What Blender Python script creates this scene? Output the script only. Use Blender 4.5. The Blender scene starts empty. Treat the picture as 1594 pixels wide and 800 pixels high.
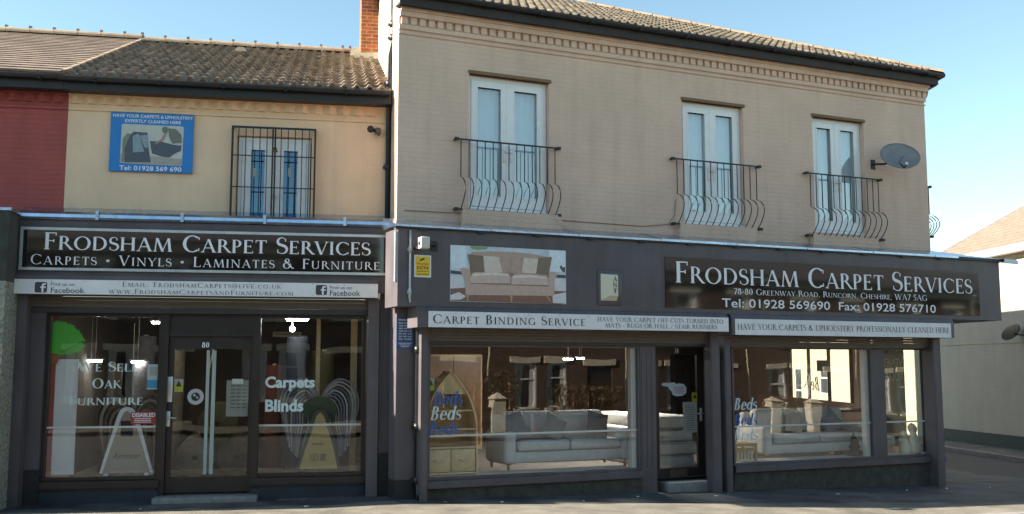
import bpy, bmesh, math, random
from math import sin, cos, tan, radians, pi, sqrt, atan2
from mathutils import Vector
random.seed(7)
SC = bpy.context.scene
COL = SC.collection

# ------------------------------------------------------------------ camera, sky, sun, exposure
CAM_Z = 1.90
PITCH = radians(6.11)
cam_data = bpy.data.cameras.new('camera')
cam_data.sensor_width = 36.0
cam_data.lens = 1550.0 / 1594.0 * 36.0
cam_data.clip_end = 2000
cam = bpy.data.objects.new('camera', cam_data)
cam.location = (0, 0, CAM_Z)
cam.rotation_euler = (radians(90) + PITCH, 0, 0)
COL.objects.link(cam)
SC.camera = cam

SUN_EL = radians(28.5)
SUN_TRAVEL = radians(7.9)            # heading of the light over the ground, from +X towards +Y
world = bpy.data.worlds.new('World')
SC.world = world
world.use_nodes = True
wn = world.node_tree.nodes
wl = world.node_tree.links
sky = wn.new('ShaderNodeTexSky')
sky.sky_type = 'NISHITA'
sky.sun_disc = False
sky.sun_elevation = SUN_EL
sky.sun_rotation = atan2(-cos(SUN_TRAVEL), -sin(SUN_TRAVEL)) % (2 * pi)
sky.air_density = 1.0
sky.dust_density = 0.0
sky.ozone_density = 1.4
wn['Background'].inputs['Strength'].default_value = 0.075
tint = wn.new('ShaderNodeMix'); tint.data_type = 'RGBA'; tint.blend_type = 'MULTIPLY'
tint.inputs[0].default_value = 1.0; tint.inputs[7].default_value = (.89, .93, .80, 1)      # hazier, less violet air
wl.new(sky.outputs['Color'], tint.inputs[6]); wl.new(tint.outputs[2], wn['Background'].inputs['Color'])
sun_data = bpy.data.lights.new('sun', 'SUN')
sun_data.energy = 5.0
sun_data.angle = radians(0.5)
sun_data.color = (1.0, 0.90, 0.74)
sun = bpy.data.objects.new('sun', sun_data)
sun.rotation_euler = Vector((cos(SUN_EL) * cos(SUN_TRAVEL), cos(SUN_EL) * sin(SUN_TRAVEL), -sin(SUN_EL))).to_track_quat('-Z', 'Y').to_euler()
COL.objects.link(sun)
SC.view_settings.view_transform = 'Standard'
SC.view_settings.look = 'None'
SC.view_settings.gamma = 1.0
SC.view_settings.exposure = 2.0
SC.render.engine = 'CYCLES'
SC.cycles.max_bounces = 8
SC.cycles.transparent_max_bounces = 16
SC.cycles.caustics_reflective = False
SC.cycles.caustics_refractive = False

# ------------------------------------------------------------------ frames along the facades
class Frame:
    """s runs along a facade to the right, d goes into the building, z is up."""
    def __init__(self, o, a):
        self.o, self.a = o, a
        self.t = (cos(a), sin(a)); self.n = (-sin(a), cos(a))
    def w(self, s, d, z=0):
        return Vector((self.o[0] + self.t[0]*s + self.n[0]*d, self.o[1] + self.t[1]*s + self.n[1]*d, z))
    def inv(self, x, y):
        x -= self.o[0]; y -= self.o[1]
        return x*self.t[0] + y*self.t[1], x*self.n[0] + y*self.n[1]
P0 = (-1.698, 14.5)
_a = radians(10.39)
L = Frame((P0[0] - sin(_a)*.45, P0[1] + cos(_a)*.45), _a)      # the lower houses stand back from the corner shop
R = Frame(P0, radians(23.77))
_c = R.w(10.5, 0)
RS = Frame((_c.x, _c.y), radians(93.9))          # side wall of the corner shop, going back
SF = Frame((14.73, 29.07), atan2(-.998, .068))   # house across the side street
_c = R.w(0, -17); OR = Frame((_c.x, _c.y), R.a + pi)   # terrace across the road
_c = L.w(0, -17.5); OL = Frame((_c.x, _c.y), L.a + pi)
W = Frame((0, 0), 0)

def q(fr, x, y, d):
    """survey of the photograph: where the sight line of a pixel meets the facade plane at depth d -> (s, z)"""
    u = (x - 797)/1550; v = (400 - y)/1550
    r = (u, cos(PITCH) - v*sin(PITCH), sin(PITCH) + v*cos(PITCH))
    k = (fr.o[0]*fr.n[0] + fr.o[1]*fr.n[1] + d) / (r[0]*fr.n[0] + r[1]*fr.n[1])
    X, Y = r[0]*k, r[1]*k
    return (X - fr.o[0])*fr.t[0] + (Y - fr.o[1])*fr.t[1], r[2]*k + CAM_Z
def qs(fr, x, y, d): return q(fr, x, y, d)[0]
def qz(fr, x, y, d): return q(fr, x, y, d)[1]
def rect(fr, x0, y0, x1, y1, d):
    a = q(fr, x0, y0, d); b = q(fr, x1, y1, d)
    return a[0], b[0], b[1], a[1]          # s0, s1, z0, z1
def gz(x, y):
    s = R.inv(x, y)[0]
    return -0.027 * min(max(s, 0), 60) - .02 - .04 * min(max(-s, 0), 1)

# ------------------------------------------------------------------ materials
def lin(c): return tuple(((v/255)/12.92 if v/255 <= .04045 else ((v/255+.055)/1.055)**2.4) for v in c)
MATS = {}
def mat(name, col, rough=.7, var=.12, scale=2.5, bump=0.0, bscale=90, metal=0, spec=.5, brick=None, mortar=None,
        bump_brick=0.0, stain=0.0, col2=None, emit=0, coat=0, rand=0.0):
    if name in MATS: return MATS[name]
    m = bpy.data.materials.new(name); MATS[name] = m
    m.use_nodes = True
    nt = m.node_tree; N = nt.nodes; K = nt.links
    b = N['Principled BSDF']
    b.inputs['Roughness'].default_value = rough
    b.inputs['Metallic'].default_value = metal
    b.inputs['Specular IOR Level'].default_value = spec
    if coat: b.inputs['Coat Weight'].default_value = coat
    if emit:
        b.inputs['Emission Color'].default_value = (*col, 1)
        b.inputs['Emission Strength'].default_value = emit
    tc = N.new('ShaderNodeTexCoord')
    cur = None
    def mix(a, bb, fac, mode='MIX'):
        n = N.new('ShaderNodeMix'); n.data_type = 'RGBA'; n.blend_type = mode
        for sock, v in ((n.inputs[0], fac), (n.inputs[6], a), (n.inputs[7], bb)):
            if isinstance(v, (float, int)): sock.default_value = v
            elif isinstance(v, tuple): sock.default_value = (*v[:3], 1)
            else: K.new(v, sock)
        return n.outputs[2]
    hb = None
    if brick:
        sx = N.new('ShaderNodeSeparateXYZ'); cx = N.new('ShaderNodeCombineXYZ')
        K.new(tc.outputs['Object'], sx.inputs[0])
        add = N.new('ShaderNodeMath'); add.operation = 'ADD'
        K.new(sx.outputs[0], add.inputs[0]); K.new(sx.outputs[1], add.inputs[1])
        K.new(add.outputs[0], cx.inputs[0]); K.new(sx.outputs[2], cx.inputs[1])
        bt = N.new('ShaderNodeTexBrick')
        bt.inputs['Scale'].default_value = 1
        bt.inputs['Brick Width'].default_value = brick[0]; bt.inputs['Row Height'].default_value = brick[1]
        bt.inputs['Mortar Size'].default_value = brick[2]; bt.inputs['Mortar Smooth'].default_value = .3
        bt.inputs['Bias'].default_value = 0
        K.new(cx.outputs[0], bt.inputs['Vector'])
        if mortar:
            bt.inputs['Color1'].default_value = (*col, 1)
            bt.inputs['Color2'].default_value = (*(col2 or tuple(c*.6 for c in col)), 1)
            bt.inputs['Mortar'].default_value = (*mortar, 1)
            cur = bt.outputs['Color']
        hb = bt.outputs['Fac']
    nz = N.new('ShaderNodeTexNoise'); nz.inputs['Scale'].default_value = scale
    nz.inputs['Detail'].default_value = 6; nz.inputs['Roughness'].default_value = .62
    K.new(tc.outputs['Object'], nz.inputs['Vector'])
    ramp = N.new('ShaderNodeMapRange'); ramp.inputs[1].default_value = .3; ramp.inputs[2].default_value = .7
    K.new(nz.outputs['Fac'], ramp.inputs[0])
    lo = tuple(c*(1-var) for c in col); hi = tuple(min(1, c*(1+var)) for c in (col if (cur or not col2) else col2))
    if cur is None:
        cur = mix(lo, hi, ramp.outputs[0])
    else:
        cur = mix(cur, mix(tuple([1-var*2]*3), (1.0, 1.0, 1.0), ramp.outputs[0]), 1.0, 'MULTIPLY')
    if stain:
        mp = N.new('ShaderNodeMapping'); mp.inputs['Scale'].default_value = (3.2, 3.2, .35)
        K.new(tc.outputs['Object'], mp.inputs[0])
        n2 = N.new('ShaderNodeTexNoise'); n2.inputs['Scale'].default_value = 1.3; n2.inputs['Detail'].default_value = 5
        K.new(mp.outputs[0], n2.inputs['Vector'])
        r2 = N.new('ShaderNodeMapRange'); r2.inputs[1].default_value = .5; r2.inputs[2].default_value = .75
        K.new(n2.outputs['Fac'], r2.inputs[0])
        mul = N.new('ShaderNodeMath'); mul.operation = 'MULTIPLY'; mul.inputs[1].default_value = stain
        K.new(r2.outputs[0], mul.inputs[0])
        cur = mix(cur, tuple(c*.45 for c in col), mul.outputs[0])
    if rand:
        oi = N.new('ShaderNodeObjectInfo')
        r3 = N.new('ShaderNodeMapRange'); r3.inputs[3].default_value = 1-rand; r3.inputs[4].default_value = 1
        K.new(oi.outputs['Random'], r3.inputs[0])
        cur = mix(cur, r3.outputs[0], 1.0, 'MULTIPLY')
    K.new(cur, b.inputs['Base Color'])
    if var and rough > .2:
        r4 = N.new('ShaderNodeMapRange'); r4.inputs[3].default_value = max(0, rough-.12); r4.inputs[4].default_value = min(1, rough+.1)
        K.new(nz.outputs['Fac'], r4.inputs[0]); K.new(r4.outputs[0], b.inputs['Roughness'])
    if bump or bump_brick:
        n3 = N.new('ShaderNodeTexNoise'); n3.inputs['Scale'].default_value = bscale; n3.inputs['Detail'].default_value = 4
        K.new(tc.outputs['Object'], n3.inputs['Vector'])
        h = n3.outputs['Fac']
        bp = N.new('ShaderNodeBump'); bp.inputs['Strength'].default_value = max(bump, .001); bp.inputs['Distance'].default_value = .02
        K.new(h, bp.inputs['Height'])
        out = bp.outputs[0]
        if hb is not None and bump_brick:
            b2 = N.new('ShaderNodeBump'); b2.invert = True
            b2.inputs['Strength'].default_value = bump_brick; b2.inputs['Distance'].default_value = .008
            K.new(hb, b2.inputs['Height']); K.new(out, b2.inputs['Normal']); out = b2.outputs[0]
        K.new(out, b.inputs['Normal'])
    return m

def glass(name, tint=(.86, .9, .88), ior=1.5, refl=1.0, rough=0.0, gcol=(1, 1, 1)):
    if name in MATS: return MATS[name]
    m = bpy.data.materials.new(name); MATS[name] = m
    m.use_nodes = True
    nt = m.node_tree; N = nt.nodes; K = nt.links
    for n in list(N): N.remove(n)
    o = N.new('ShaderNodeOutputMaterial'); mx = N.new('ShaderNodeMixShader')
    t = N.new('ShaderNodeBsdfTransparent'); t.inputs[0].default_value = (*tint, 1)
    g = N.new('ShaderNodeBsdfGlossy'); g.inputs['Roughness'].default_value = rough; g.inputs[0].default_value = (*gcol, 1)
    # old glass is never quite flat
    tc = N.new('ShaderNodeTexCoord'); nz = N.new('ShaderNodeTexNoise'); nz.inputs['Scale'].default_value = 1.4
    nz.inputs['Detail'].default_value = 1
    bp = N.new('ShaderNodeBump'); bp.inputs['Strength'].default_value = .12; bp.inputs['Distance'].default_value = .015
    K.new(tc.outputs['Object'], nz.inputs['Vector']); K.new(nz.outputs['Fac'], bp.inputs['Height']); K.new(bp.outputs[0], g.inputs['Normal'])
    f = N.new('ShaderNodeFresnel')
    ge = N.new('ShaderNodeNewGeometry'); io = N.new('ShaderNodeMapRange')      # same reflectance from either side of the sheet
    io.inputs[3].default_value = ior; io.inputs[4].default_value = 1/ior
    K.new(ge.outputs['Backfacing'], io.inputs[0]); K.new(io.outputs[0], f.inputs[0])
    ml = N.new('ShaderNodeMath'); ml.operation = 'MULTIPLY'; ml.inputs[1].default_value = refl; ml.use_clamp = True
    K.new(f.outputs[0], ml.inputs[0]); K.new(ml.outputs[0], mx.inputs[0])
    K.new(t.outputs[0], mx.inputs[1]); K.new(g.outputs[0], mx.inputs[2]); K.new(mx.outputs[0], o.inputs[0])
    return m

M_cream = mat('painted brick cream', (.675, .49, .385), .8, .10, .9, bump=.3, bscale=40, brick=(.225, .075, .011), bump_brick=.65, stain=.22)
M_buff = mat('painted brick buff', (.82, .585, .40), .8, .07, 1.2, bump=.2, bscale=40, brick=(.225, .075, .009), bump_brick=.25, stain=.18)
M_red = mat('painted brick dark red', (.37, .078, .072), .75, .16, 1.3, bump=.25, bscale=40, brick=(.225, .075, .010), bump_brick=.8, stain=.2)
M_lintel = mat('brown lintel paint', (.21, .125, .07), .8, .15, 5)
M_grey = mat('slate grey shopfront paint', (.092, .080, .090), .5, .2, 1.6, bump=.12, bscale=25, stain=.45)
M_greyd = mat('dark grey timber', (.035, .034, .04), .5, .15, 3)
M_slat = mat('shutter slat brown', (.10, .078, .062), .45, .15, 6)
M_brown = mat('dark brown window frame', (.022, .015, .014), .4, .2, 4)
M_black = mat('black paint', (.012, .012, .014), .5, .2, 3)
M_plinth = mat('black bitumen plinth', (.014, .016, .02), .6, .5, 4, bump=.5, bscale=14)
M_riser = mat('dark blue painted stall riser', (.016, .024, .036), .55, .4, 3, bump=.3, bscale=10)
M_stone = mat('dark rough stone riser', (.06, .055, .045), .85, .45, 6, bump=.9, bscale=16)
M_step = mat('worn concrete step', (.22, .21, .20), .85, .25, 7, bump=.3, bscale=50)
M_lead = mat('lead flashing', (.46, .56, .70), .26, .2, 4, bump=.18, bscale=7, metal=1.0)
M_upvc = mat('white upvc', (.80, .80, .80), .3, .04, 2)
M_wood = mat('varnished oak', (.45, .27, .11), .45, .2, 9)
M_woodp = mat('pale pine', (.62, .45, .24), .5, .15, 9)
M_iron = mat('black wrought iron', (.012, .012, .012), .5, .3, 30)
M_pipe = mat('black cast iron pipe', (.016, .017, .02), .4, .3, 10)
M_pale = mat('pale grey conduit', (.42, .44, .44), .4, .15, 9)
M_tile = mat('concrete roof tile', (.19, .15, .115), .85, .3, 2.2, bump=.35, bscale=35, brick=(.19, .144, .003), mortar=(.08, .065, .05), col2=(.34, .26, .19))
M_tile2 = mat('warm concrete roof tile', (.22, .175, .13), .85, .38, 3.0, bump=.35, bscale=35, brick=(.236, .13, .003), mortar=(.08, .065, .05), col2=(.33, .265, .19))
M_slate = mat('flat clay roof tile', (.24, .17, .13), .85, .25, 3, bump=.2, bscale=25, brick=(.3, .27, .008), mortar=(.10, .07, .055), bump_brick=.8, col2=(.30, .22, .17))
M_ridge = mat('ridge tile', (.30, .23, .165), .85, .3, 4, bump=.3, bscale=30)
M_mort = mat('mortar', (.46, .42, .36), .9, .2, 8)
M_brick = mat('chimney red brick', (.42, .105, .035), .85, .25, 8, bump=.3, bscale=40, brick=(.225, .075, .011), mortar=(.40, .27, .17), bump_brick=.8, col2=(.24, .055, .025))
M_obrick = mat('terrace brick', (.19, .115, .085), .85, .2, 6, brick=(.225, .075, .01), mortar=(.20, .16, .12), bump_brick=.5, col2=(.11, .055, .04), rand=.3)
M_far2 = mat('deep cream render', (.40, .36, .27), .85, .08, 1.4)
M_far = mat('far cream painted brick', (.52, .47, .38), .85, .08, 1.4, bump=.2, bscale=30, brick=(.225, .075, .009), bump_brick=.5, stain=.15)
M_faroof = mat('far roof slate', (.17, .135, .105), .85, .22, 4, bump=.2, bscale=20)
M_white = mat('white painted board', (.74, .74, .76), .4, .06, 3, stain=.12)
M_cream_plain = mat('cream render', (.70, .62, .47), .85, .08, 3)
M_signblk = mat('gloss black sign', (.006, .006, .007), .06, 0, spec=.9, coat=.6)
M_alu = mat('aluminium frame', (.55, .56, .57), .35, .1, 8, metal=.7)
M_letter = mat('white vinyl lettering', (.80, .80, .84), .4, 0)
M_letterg = mat('pale etched lettering', (.60, .72, .73), .5, 0)
M_ink = mat('charcoal print', (.05, .048, .055), .5, 0)
M_inkb = mat('black print', (.015, .013, .015), .5, 0)
M_blue = mat('sign blue', (.012, .19, .55), .35, .05, 3)
M_dblue = mat('notice blue', (.02, .085, .24), .4, .08, 3)
M_yellow = mat('warning yellow', (.75, .52, .02), .4, .05, 3)
M_redp = mat('warning red', (.62, .05, .02), .4, .05, 3)
M_glass = glass('shop window glass', (.95, .97, .96), 1.52, 2.0)
M_glassu = glass('upstairs glass', (.86, .93, .95), 1.52, 4.0)
M_glassb = glass('glass with painted sky tint', (.35, .4, .45), 1.6, 5.5, gcol=(.28, .46, .68))  # blue tint paints in the deep sky reflected by the panes
M_glassdoor = glass('door glass', (.88, .90, .87), 1.52, 1.6)

# ------------------------------------------------------------------ mesh builder
BASE = {}
class MB:
    def __init__(self): self.v = []; self.f = []; self.sm = []
    def add(self, vs, fs, smooth=False):
        o = len(self.v); self.v += [tuple(p) for p in vs]
        for f in fs: self.f.append(tuple(i+o for i in f)); self.sm.append(smooth)
        return self
    def box(self, s0, s1, d0, d1, z0, z1):
        if s0 > s1: s0, s1 = s1, s0
        if z0 > z1: z0, z1 = z1, z0
        if d0 > d1: d0, d1 = d1, d0
        v = [(s0,d0,z0),(s1,d0,z0),(s1,d1,z0),(s0,d1,z0),(s0,d0,z1),(s1,d0,z1),(s1,d1,z1),(s0,d1,z1)]
        return self.add(v, [(0,3,2,1),(4,5,6,7),(0,1,5,4),(1,2,6,5),(2,3,7,6),(3,0,4,7)])
    def rbox(self, s0, s1, d0, d1, z0, z1, r=.03, seg=3):
        bm = bmesh.new()
        bmesh.ops.create_cube(bm, size=1)
        for v in bm.verts:
            v.co = ((s0+s1)/2 + v.co.x*abs(s1-s0), (d0+d1)/2 + v.co.y*abs(d1-d0), (z0+z1)/2 + v.co.z*abs(z1-z0))
        bmesh.ops.bevel(bm, geom=list(bm.edges), offset=min(r, abs(s1-s0)*.45, abs(d1-d0)*.45, abs(z1-z0)*.45), segments=seg, profile=.5, affect='EDGES')
        return self.addbm(bm)
    def addbm(self, bm, smooth=True):
        bm.verts.index_update()
        vs = [tuple(v.co) for v in bm.verts]; fs = [[v.index for v in f.verts] for f in bm.faces]
        bm.free()
        return self.add(vs, fs, smooth)
    def quad(self, a, b, c, d): return self.add([a, b, c, d], [(0,1,2,3)])
    def poly(self, pts, d):                       # flat polygon in the facade plane
        return self.add([(p[0], d, p[1]) for p in pts], [tuple(range(len(pts)))])
    def prism(self, pts, d0, d1):                 # outline (s,z) with thickness
        n = len(pts)
        v = [(p[0], d0, p[1]) for p in pts] + [(p[0], d1, p[1]) for p in pts]
        f = [tuple(range(n)), tuple(range(2*n-1, n-1, -1))] + [(i, i+n, (i+1) % n + n, (i+1) % n) for i in range(n)]
        return self.add(v, f)
    def plan(self, pts, z0, z1):                  # footprint (s,d) extruded up
        n = len(pts)
        v = [(p[0], p[1], z0) for p in pts] + [(p[0], p[1], z1) for p in pts]
        f = [tuple(range(n-1, -1, -1)), tuple(range(n, 2*n))] + [(i, (i+1) % n, (i+1) % n + n, i+n) for i in range(n)]
        return self.add(v, f)
    def profile(self, pts, s0, s1):               # section (d,z) run along s
        n = len(pts)
        v = [(s0, p[0], p[1]) for p in pts] + [(s1, p[0], p[1]) for p in pts]
        f = [tuple(range(n)), tuple(range(2*n-1, n-1, -1))] + [(i, i+n, (i+1) % n + n, (i+1) % n) for i in range(n)]
        return self.add(v, f)
    def tube(self, pts, r, n=8, cap=True):
        pts = [Vector(p) for p in pts]; rings = []
        rr = r if isinstance(r, (list, tuple)) else [r]*len(pts)
        for i, p in enumerate(pts):
            t = (pts[min(i+1, len(pts)-1)] - pts[max(i-1, 0)]).normalized()
            a = Vector((0,0,1)) if abs(t.z) < .9 else Vector((0,1,0))
            x = t.cross(a).normalized(); y = t.cross(x)
            rings.append([p + x*cos(2*pi*k/n)*rr[i] + y*sin(2*pi*k/n)*rr[i] for k in range(n)])
        v = [p for ring in rings for p in ring]; f = []
        for i in range(len(pts)-1):
            for k in range(n): f.append((i*n+k, i*n+(k+1) % n, (i+1)*n+(k+1) % n, (i+1)*n+k))
        if cap: f += [tuple(range(n-1, -1, -1)), tuple(range((len(pts)-1)*n, len(pts)*n))]
        return self.add(v, f, True)
    def disc(self, c, r, d, n=24, rz=None):
        return self.poly([(c[0]+r*cos(2*pi*k/n), c[1]+(rz or r)*sin(2*pi*k/n)) for k in range(n)], d)
    def ball(self, c, r, n=12, sz=1):
        bm = bmesh.new(); bmesh.ops.create_uvsphere(bm, u_segments=n, v_segments=n//2+2, radius=r)
        for v in bm.verts: v.co = (v.co.x+c[0], v.co.y+c[1], v.co.z*sz+c[2])
        return self.addbm(bm)
    def build(self, name, m, parent=None, fr=None, base=None):
        """link as one mesh object; coordinates are s, d, z of the frame"""
        if parent is not None: fr, b = BASE[parent.name]
        else: b = base if base is not None else self.v[0]
        me = bpy.data.meshes.new(name)
        me.from_pydata([(p[0]-b[0], p[1]-b[1], p[2]-b[2]) for p in self.v], [], self.f)
        me.polygons.foreach_set('use_smooth', self.sm)
        me.materials.append(m); me.update()
        o = bpy.data.objects.new(name, me); COL.objects.link(o)
        if parent is not None:
            o.parent = parent
        else:
            o.location = fr.w(*b); o.rotation_euler = (0, 0, fr.a)
        BASE[o.name] = (fr, b)
        return o
def thing(name, label, cat, fr, base, group=None):
    o = bpy.data.objects.new(name, None); COL.objects.link(o)
    o.empty_display_size = .1
    o.location = fr.w(*base); o.rotation_euler = (0, 0, fr.a)
    BASE[o.name] = (fr, base)
    return tag(o, label, cat, group)
def tag(o, label, cat, group=None):
    o['label'] = label; o['category'] = cat
    if group: o['group'] = group
    return o
def struct(o, kind='structure'): o['kind'] = kind; return o
def copy_tree(o, parent=None):
    c = o.copy(); COL.objects.link(c)
    if parent is not None: c.parent = parent
    BASE[c.name] = BASE[o.name]
    for ch in list(o.children): copy_tree(ch, c)
    return c
def wall_holes(mb, s0, s1, z0, z1, holes, d, depth):
    """a wall face at depth d with openings (s0,s1,z0,z1) that have reveals"""
    S = sorted({s0, s1, *[h[0] for h in holes], *[h[1] for h in holes]})
    Z = sorted({z0, z1, *[h[2] for h in holes], *[h[3] for h in holes]})
    for i in range(len(S)-1):
        for j in range(len(Z)-1):
            cs, cz = (S[i]+S[i+1])/2, (Z[j]+Z[j+1])/2
            if any(h[0] < cs < h[1] and h[2] < cz < h[3] for h in holes): continue
            mb.quad((S[i],d,Z[j]), (S[i+1],d,Z[j]), (S[i+1],d,Z[j+1]), (S[i],d,Z[j+1]))
    for h in holes:
        a, b, c, e = h
        mb.quad((a,d,c),(a,d,e),(a,d+depth,e),(a,d+depth,c)); mb.quad((b,d,c),(b,d+depth,c),(b,d+depth,e),(b,d,e))
        mb.quad((a,d,e),(b,d,e),(b,d+depth,e),(a,d+depth,e)); mb.quad((a,d,c),(a,d+depth,c),(b,d+depth,c),(b,d,c))
def frame_ring(mb, s0, s1, z0, z1, w, d0, d1, wb=None):
    wb = w if wb is None else wb
    mb.box(s0, s0+w, d0, d1, z0, z1); mb.box(s1-w, s1, d0, d1, z0, z1)
    mb.box(s0+w, s1-w, d0, d1, z1-w, z1); mb.box(s0+w, s1-w, d0, d1, z0, z0+wb)

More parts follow.
